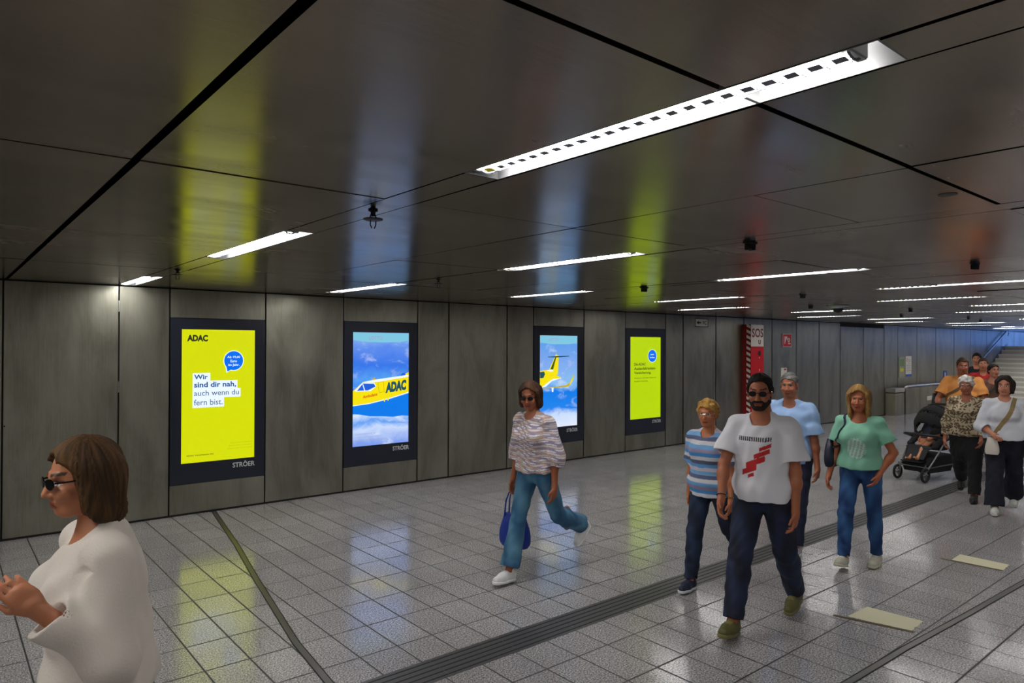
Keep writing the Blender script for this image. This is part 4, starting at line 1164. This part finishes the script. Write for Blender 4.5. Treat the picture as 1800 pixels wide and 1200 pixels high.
P6 = person(6.19, 2.7, 189, 1.55, 'woman with long blonde hair in mint T-shirt and ripped blue jeans, hand in her pocket', 'f', 1.02, 4, 8, -3,
  ((-8,4,-2),(17,8,14)), ((-8,26,20,-26),(-2,14,14,10)), (172,98,64),
  top=dict(name='t_shirt', col=(128,186,160), t=.03, hem=.03, fl=.012, sleeve=.66, sr=.016, neck=.078, nd=.02, w=.009, cfn=mint_print),
  pants=dict(col=(34,82,142), t=.009, cfn=denim_wear((18,54,104),(50,98,150))), shoes=dict(col=(198,196,178), sole=(206,202,180), lace=(226,224,210)),
  hair=dict(style='long', len=.18, th=.024, col=(110,74,40), col2=(176,138,82), w=.006, ws=45), vox=.0055)
P7 = person(9.99, 3.06, 192, 1.54, 'white-haired older woman in leopard print top and black skirt over trousers', 'f', 1.12, 6, -4, -8,
  ((16,4,2),(-20,24,-24)), ((10,10,30,-6),(-2,14,12,4)), (158,92,66),
  top=dict(name='printed_top', col=(150,134,110), t=.024, hem=-.02, fl=.01, sleeve=1.8, neck=.075, nd=.03, nv=1.3, w=.008, cfn=leopard),
  pants=dict(name='trousers', col=(12,12,14), t=.028, mat='cloth', skirt=.22), shoes=dict(col=(14,14,15), sole=(16,16,16)),
  hair=dict(style='curly', th=.012, col=(176,172,166), col2=(214,212,208), w=.005), vox=.006)
P8 = person(9.5, 2.53, 196, 1.57, 'dark-haired woman in pale sweatshirt with khaki shoulder strap, at the right edge', 'f', 1.06, 3, -8, -3,
  ((-16,20,-18),(14,3,2)), ((0,10,8,6),(8,16,64,-30)), (190,124,98),
  top=dict(name='sweatshirt', col=(204,206,214), t=.036, hem=.02, fl=.02, sleeve=1.42, sr=.01, neck=.062, w=.010),
  pants=dict(col=(16,18,34), t=.034, flare=.03, mat='cloth'), shoes=dict(col=(196,196,190), sole=(190,186,176)),
  hair=dict(style='bob', len=.09, th=.02, col=(26,20,18), col2=(52,38,32), w=.006), vox=.0055)
P9 = person(12.12, 3.76, 192, 1.75, 'stocky man in orange T-shirt pushing the stroller', 'm', 1.28, 3, 14, -8,
  ((16,4,2),(-18,20,-20)), ((18,14,44,-4),(18,22,52,0)), (158,92,66),
  top=dict(name='t_shirt', col=(214,142,74), t=.03, hem=-.04, fl=.02, sleeve=.78, sr=.02, neck=.06, w=.009),
  pants=dict(col=(30,32,40), t=.02, mat='cloth'), shoes=dict(col=(60,60,64)),
  hair=dict(style='short', th=.006, col=(60,44,36), line=((.2,.085,.06,.03,.0,-.04,-.2), (.1,.085,.065,.02,-.01,-.05,-.07))), vox=.0065)
P10 = person(17.35, 5.12, 192, 1.78, 'young dark-haired man in black shirt, farthest back before the stairs', 'm', 1., 3, 0, 0,
  ((16,4,2),(-18,20,-20)), ((4,8,10,4),(-6,8,4,4)), (186,120,92), top=dict(name='shirt', col=(24,26,32), t=.028, hem=-.03, sleeve=.75, neck=.06),
  pants=dict(col=(30,34,50), t=.018), shoes=dict(col=(50,50,54)), hair=dict(style='short', th=.012, col=(24,18,16)), vox=.008)
P11 = person(15.13, 4.36, 192, 1.71, 'short-haired man in red shirt between the orange T-shirt man and the woman with a bun', 'm', 1., 3, 4, 0,
  ((16,4,2),(-18,20,-20)), ((4,8,10,4),(-6,8,4,4)), (178,112,84), top=dict(name='shirt', col=(170,32,34), t=.028, hem=-.03, sleeve=.75, neck=.06),
  pants=dict(col=(40,60,100), t=.018), shoes=dict(col=(90,90,94)), hair=dict(style='short', th=.007, col=(66,52,42)), vox=.008)
P12 = person(13.86, 3.85, 200, 1.63, 'woman with dark hair bun and brown top, looking left, behind the white-haired woman', 'f', 1., 3, 24, 2,
  ((16,4,2),(-18,20,-20)), ((4,8,10,4),(-6,8,4,4)), (190,126,100), top=dict(name='top', col=(110,78,64), t=.022, hem=-.01, sleeve=.5, neck=.085, nd=.02),
  pants=dict(col=(40,40,52), t=.016), shoes=dict(col=(120,120,124)), hair=dict(style='bun', th=.01, col=(20,15,14), col2=(34,26,22)), vox=.007)

# straps and jewellery that belong to what people wear
def strap(info, pts, wd, mt, name='strap', th=.004):
    T = info['T']; P = [Vector(T(*p)) for p in pts]
    m = MB(); n = len(P); v = []
    for i, p in enumerate(P):
        t = (P[min(i+1, n-1)]-P[max(i-1, 0)]).normalized(); c = Vector(T(0,0,p and 0.2)); out = Vector((p.x-c.x, p.y-c.y, 0))
        out = (out-t*out.dot(t)).normalized(); s_ = t.cross(out).normalized()*wd/2
        v += [p-s_, p+s_, p+s_+out*th, p-s_+out*th]
    f = []
    for i in range(n-1):
        for j in range(4): a = i*4+j; b = i*4+(j+1) % 4; f.append((a, b, b+4, a+4))
    f += [(0,1,2,3), tuple(range(4*n-4, 4*n))[::-1]]; m.add(v, f); return m.build(name, mt, info['root'])
khaki = mat('khaki_webbing', srgb(138,118,78), .8); navyl = mat('navy_leather', srgb(24,28,52), .5); cream = mat('cream_leather', srgb(204,196,186), .5)
gold = mat('gold_metal', srgb(214,180,104), .25, 1.)

def wear(info, name, label, cat, at):
    """a thing carried by a person: its own top-level empty, local frame parallel to the person's"""
    p = info['root']; off = Vector(at); m_ = Matrix.Rotation(p.rotation_euler.z, 4, 'Z')
    r = empty(name, p.location+(m_ @ off), p.rotation_euler.z); tag(r, label, cat); return r, off
def worn_strap(info, root, off, pts, wd, mt, name='strap', th=.004):
    m = MB(); P = [Vector(info['T'](*p)) for p in pts]
    # smooth the path
    for _ in range(2):
        Q = [P[0]]
        for a, b in zip(P, P[1:]): Q += [a.lerp(b, .25), a.lerp(b, .75)]
        P = Q+[P[-1]]
    n = len(P); v = []; ax = Vector(info['T'](0,0,.25))
    sh_ = [c for c in info['root'].children if c.name.split('.')[0] in ('shirt','t_shirt','sweatshirt','top')][0]
    from mathutils.bvhtree import BVHTree
    bt = BVHTree.FromPolygons([q.co for q in sh_.data.vertices], [tuple(q.vertices) for q in sh_.data.polygons])
    for i, p in enumerate(P):
        o_ = (p-ax).normalized(); hit = bt.ray_cast(ax+o_*.6, -o_, .55)
        if hit[0] is not None and i not in (0, n-1): P[i] = hit[0]+o_*.004
    for i, p in enumerate(P):
        t = (P[min(i+1, n-1)]-P[max(i-1, 0)]).normalized(); out = (p-ax); out = out-t*out.dot(t); out = out.normalized(); s_ = t.cross(out).normalized()*wd/2
        v += [p-s_-off, p+s_-off, p+s_+out*th-off, p-s_+out*th-off]
    f = []
    for i in range(n-1):
        for j in range(4): a = i*4+j; b = i*4+(j+1) % 4; f.append((a, b, b+4, a+4))
    f += [(0,1,2,3), tuple(range(4*n-4, 4*n))[::-1]]; m.add(v, f); return m.build(name, mt, root)
def soft_bag(root, w_, d_, h_, mt, name='bag_body', taper=.85):
    m = MB(); rows = 8; n = 28; v = []; f = []
    for i in range(rows+1):
        t = i/rows; z = h_*t; k = taper+(1-taper)*(1-t); pw = 3.2
        bulge = .82+.18*math.sin(math.pi*min(1, t*1.1+.1)) if i else .78
        for j in range(n):
            a = 2*math.pi*j/n; c, s_ = math.cos(a), math.sin(a)
            q = (abs(c)**pw+abs(s_)**pw)**(-1/pw)
            v.append((c*q*d_/2*bulge*(1 if t < .8 else 1-(t-.8)*2.5), s_*q*w_/2*k*bulge, z))
    for i in range(rows):
        for j in range(n): f.append((i*n+j, i*n+(j+1) % n, (i+1)*n+(j+1) % n, (i+1)*n+j))
    f += [tuple(range(n))[::-1], tuple(range(rows*n, rows*n+n))]; m.add(v, f)
    return m.build(name, mt, root, smooth=True)
blueb = mat('blue_tote_fabric', srgb(20,52,150), .6)
# blue tote in the hand of the woman at the third display
h_ = P2['hands'][1]; r, off = wear(P2, 'tote_bag', 'blue tote bag carried low by the woman at the third display', 'bag', (h_[0]-.05, h_[1]+.0, h_[2]-.50))
soft_bag(r, .32, .13, .27, blueb)
m = MB()
for sx in (-.03, .03): m.tube([(sx, -.09, .24), (sx*.8+.01, -.07, .38), (sx*.3+.05, 0, .495), (sx*.8+.01, .07, .38), (sx, .09, .24)], .007, 8)
m.build('handle', blueb, r, smooth=True)
# cream crossbody with khaki strap
r, off = wear(P8, 'shoulder_bag', 'small cream shoulder bag on a wide khaki strap over the pale sweatshirt', 'bag', tuple(P8['T'](.21, -.13, -.16)))
soft_bag(r, .15, .08, .19, cream, taper=.75)
worn_strap(P8, r, off, [(.19,-.13,.03),(.185,-.11,.08),(.175,-.03,.22),(.165,.05,.34),(.10,.09,.47),(.0,.1,.505),(-.1,.08,.43),(-.16,.0,.28),(-.17,-.12,.1)], .045, khaki)
# navy shoulder bag
r, off = wear(P6, 'shoulder_bag', 'dark navy shoulder bag hanging at the side of the woman in mint', 'bag', tuple(P6['T'](-.02, -.27, .0)))
soft_bag(r, .1, .26, .24, navyl)
worn_strap(P6, r, off, [(.06,-.24,.20),(.12,-.17,.33),(.10,-.115,.44),(.02,-.11,.50),(-.08,-.12,.45),(-.14,-.18,.33),(-.1,-.25,.2)], .02, navyl)
r, off = wear(P9, 'sling_bag', 'black sling bag on a brown strap beside the orange T-shirt', 'bag', tuple(P9['T'](.02, -.36, -.02)))
soft_bag(r, .1, .24, .28, M['black'])
worn_strap(P9, r, off, [(.1,-.3,.2),(.19,-.12,.3),(.17,.02,.4),(.08,.12,.49),(-.04,.13,.5),(-.15,.0,.4),(-.17,-.2,.25),(-.1,-.34,.2)], .04, mat('brown_strap', srgb(92,70,44), .7))
r, off = wear(P12, 'shoulder_bag', 'black shoulder bag behind the woman with the bun', 'bag', tuple(P12['T'](-.05, -.27, .0)))
soft_bag(r, .09, .24, .2, M['black'])
worn_strap(P12, r, off, [(.02,-.24,.18),(.15,-.1,.27),(.14,.03,.38),(.06,.1,.48),(-.05,.1,.48),(-.14,-.02,.36),(-.12,-.2,.2)], .035, M['black'])
# necklace and watches (worn parts)
m = MB(); T7 = P7['T']; m.tube([T7(.085+.03*math.cos(a), .062*math.sin(a), .475-.035*math.cos(a)) for a in np.linspace(-2.2, 2.2, 18)], .006, 8); m.build('necklace', mat('pearl', srgb(226,216,204), .3), P7['root'], smooth=True)
def wrist(info, i, mt, nm, r=.031, th=.005):
    a0, el, wr, hd, sd = info['arm'][i]; d = unit(wr-el); u = unit(np.cross(d, V3(0,1,0))); w_ = np.cross(d, u); c = wr-d*.03
    m = MB(); m.tube([c+(u*math.cos(a)+w_*math.sin(a))*r*info['s'] for a in np.linspace(0, 2*math.pi, 21)[:-1]], th, 8, closed=True)
    m.build(nm, mt, info['root'], smooth=True)
wrist(P3, 0, gold, 'wristwatch', .033); wrist(P4, 1, M['black'], 'bracelet', .031, .003)

# ---------------------------------------------------------------- stroller with a child
SP = (11.08, 3.90); SH = 169
root = empty('stroller', (SP[0], SP[1], 0), R(SH))
fab = mat('black_canopy_fabric', srgb(20,20,22), .85); fab2 = mat('dark_seat_fabric', srgb(44,44,48), .85)
alu = mat('grey_frame_tube', srgb(120,122,126), .35, .8)
m = MB()
for sy in (-1, 1):
    m.tube([(.36, sy*.2, .14), (.1, sy*.235, .42), (-.2, sy*.25, .74), (-.46, sy*.25, 1.0)], .013, 10)
    m.tube([(-.02, sy*.24, .55), (-.36, sy*.26, .17)], .012, 10)
    m.tube([(.3, sy*.21, .2), (-.3, sy*.25, .23)], .009, 8)
m.tube([(.3, -.21, .2), (.3, .21, .2)], .009, 8); m.tube([(-.34, -.26, .17), (-.34, .26, .17)], .01, 8)
m.build('frame', alu, root, smooth=True)
m = MB(); m.tube([(-.44,-.25,.98), (-.48,-.25,1.03), (-.5,-.2,1.05), (-.5,.2,1.05), (-.48,.25,1.03), (-.44,.25,.98)], .017, 10); m.build('handlebar', M['black'], root, smooth=True)
Q = Fld((-.45,-.28,.3), (.45,.28,.95), .008)
Q.cone((.2,0,.47), (-.12,0,.44), .03, .035, .03, (0,1,0), 5.5); Q.cone((-.12,0,.45), (-.34,0,.86), .03, .025, .03, (0,1,0), 6.)
for sy in (-1, 1): Q.cone((.12, sy*.18,.5), (-.2, sy*.19,.62), .035, .05, .02)
Q.cone((.2,0,.46), (.32,0,.3), .022, .02, .02, (0,1,0), 7.)
v, f = Q.mesh(); fast_mesh('seat', v, f, fab2, root)
Q = Fld((-.6,-.32,.55), (.3,.32,1.14), .008)
Q.ell((-.2,0,.76), (.33,.245,.3), .0); 
def shell(X, Y, Z):
    d = ((X+.2)/.318)**2+(Y/.233)**2+((Z-.76)/.288)**2; return (1-np.sqrt(d))*.25
Q.fn(shell, inter=True); Q.fn(lambda X, Y, Z: (.70+.0*Y-.35*(X+.1)-Z), inter=True); Q.fn(lambda X, Y, Z: (X-.10-.25*(Z-.76))+0*Y, inter=True)
Q.F += (.0035*np.sin(9*np.arctan2(Q.ax[2][None,None,:]-.7, Q.ax[0][:,None,None]+.2))).astype(np.float32)
v, f = Q.mesh(); fast_mesh('canopy', v, f, fab, root)
m = MB(); m.tube([(-.02,-.24,.6),(.16,-.23,.64),(.24,-.15,.655),(.26,0,.66),(.24,.15,.655),(.16,.23,.64),(-.02,.24,.6)], .02, 10); m.build('bumper_bar', M['black'], root, smooth=True)
m = MB(); m.box(.26,.40,-.15,.15,.27,.29,0,.006); m.build('footrest', M['black'], root)
m = MB(); m.prism([(-.32,.22),(-.26,.12),(.24,.12),(.3,.24),(.2,.33),(-.3,.36)], lambda a, b, d: (a, d, b), -.19, .19); m.build('basket', fab, root)
for (wx, wy, wr, nm) in ((.38,.2,.105,'wheel'),(.38,-.2,.105,'wheel'),(-.36,.285,.135,'wheel'),(-.36,-.285,.135,'wheel')):
    m = MB(); N = 28
    m.tube([(wx+(wr-.018)*math.cos(a), wy, wr+(wr-.018)*math.sin(a)) for a in np.linspace(0, 2*math.pi, N+1)[:-1]], .018, 8, closed=True)
    wo = m.build('wheel', M['rubber'], root, smooth=True)
    m = MB(); m.lathe([(.001,-.018),(.022,-.018),(.022,.018),(.001,.018)], (wx, wy, wr), 16, 0, 'y')
    for k_ in range(6):
        a = k_*math.pi/3; m.tube([(wx, wy, wr), (wx+(wr-.02)*math.cos(a), wy, wr+(wr-.02)*math.sin(a))], .006, 6)
    m.build('hub', alu, wo)
    if wx > 0:
        m = MB(); m.tube([(wx-.02, wy*.99, wr*2+.03), (wx-.01, wy*.82, wr*1.6), (wx, wy*.85, wr)], .01, 8); m.build('fork', alu, root, smooth=True)
tag(root, 'black stroller with large round canopy carrying a barelegged child', 'stroller')
c_ = (SP[0]+math.cos(R(SH))*-.04, SP[1]+math.sin(R(SH))*-.04)
P13 = person(c_[0], c_[1], SH, .92, 'small child sitting in the stroller with bare legs sticking out', 'm', 1.05, -28, 0, 10,
  ((70,26,44),(60,6,34)), ((30,10,70,-16),(24,10,62,-14)), (206,142,104), top=dict(name='shirt', col=(70,74,92), t=.02, hem=.0, sleeve=.8, neck=.05, w=.004),
  pants=dict(name='shorts', col=(52,54,44), t=.02, len=-.32, mat='cloth') if False else None, hair=dict(style='short', th=.008, col=(120,90,56)), vox=.0055, seat=.555)
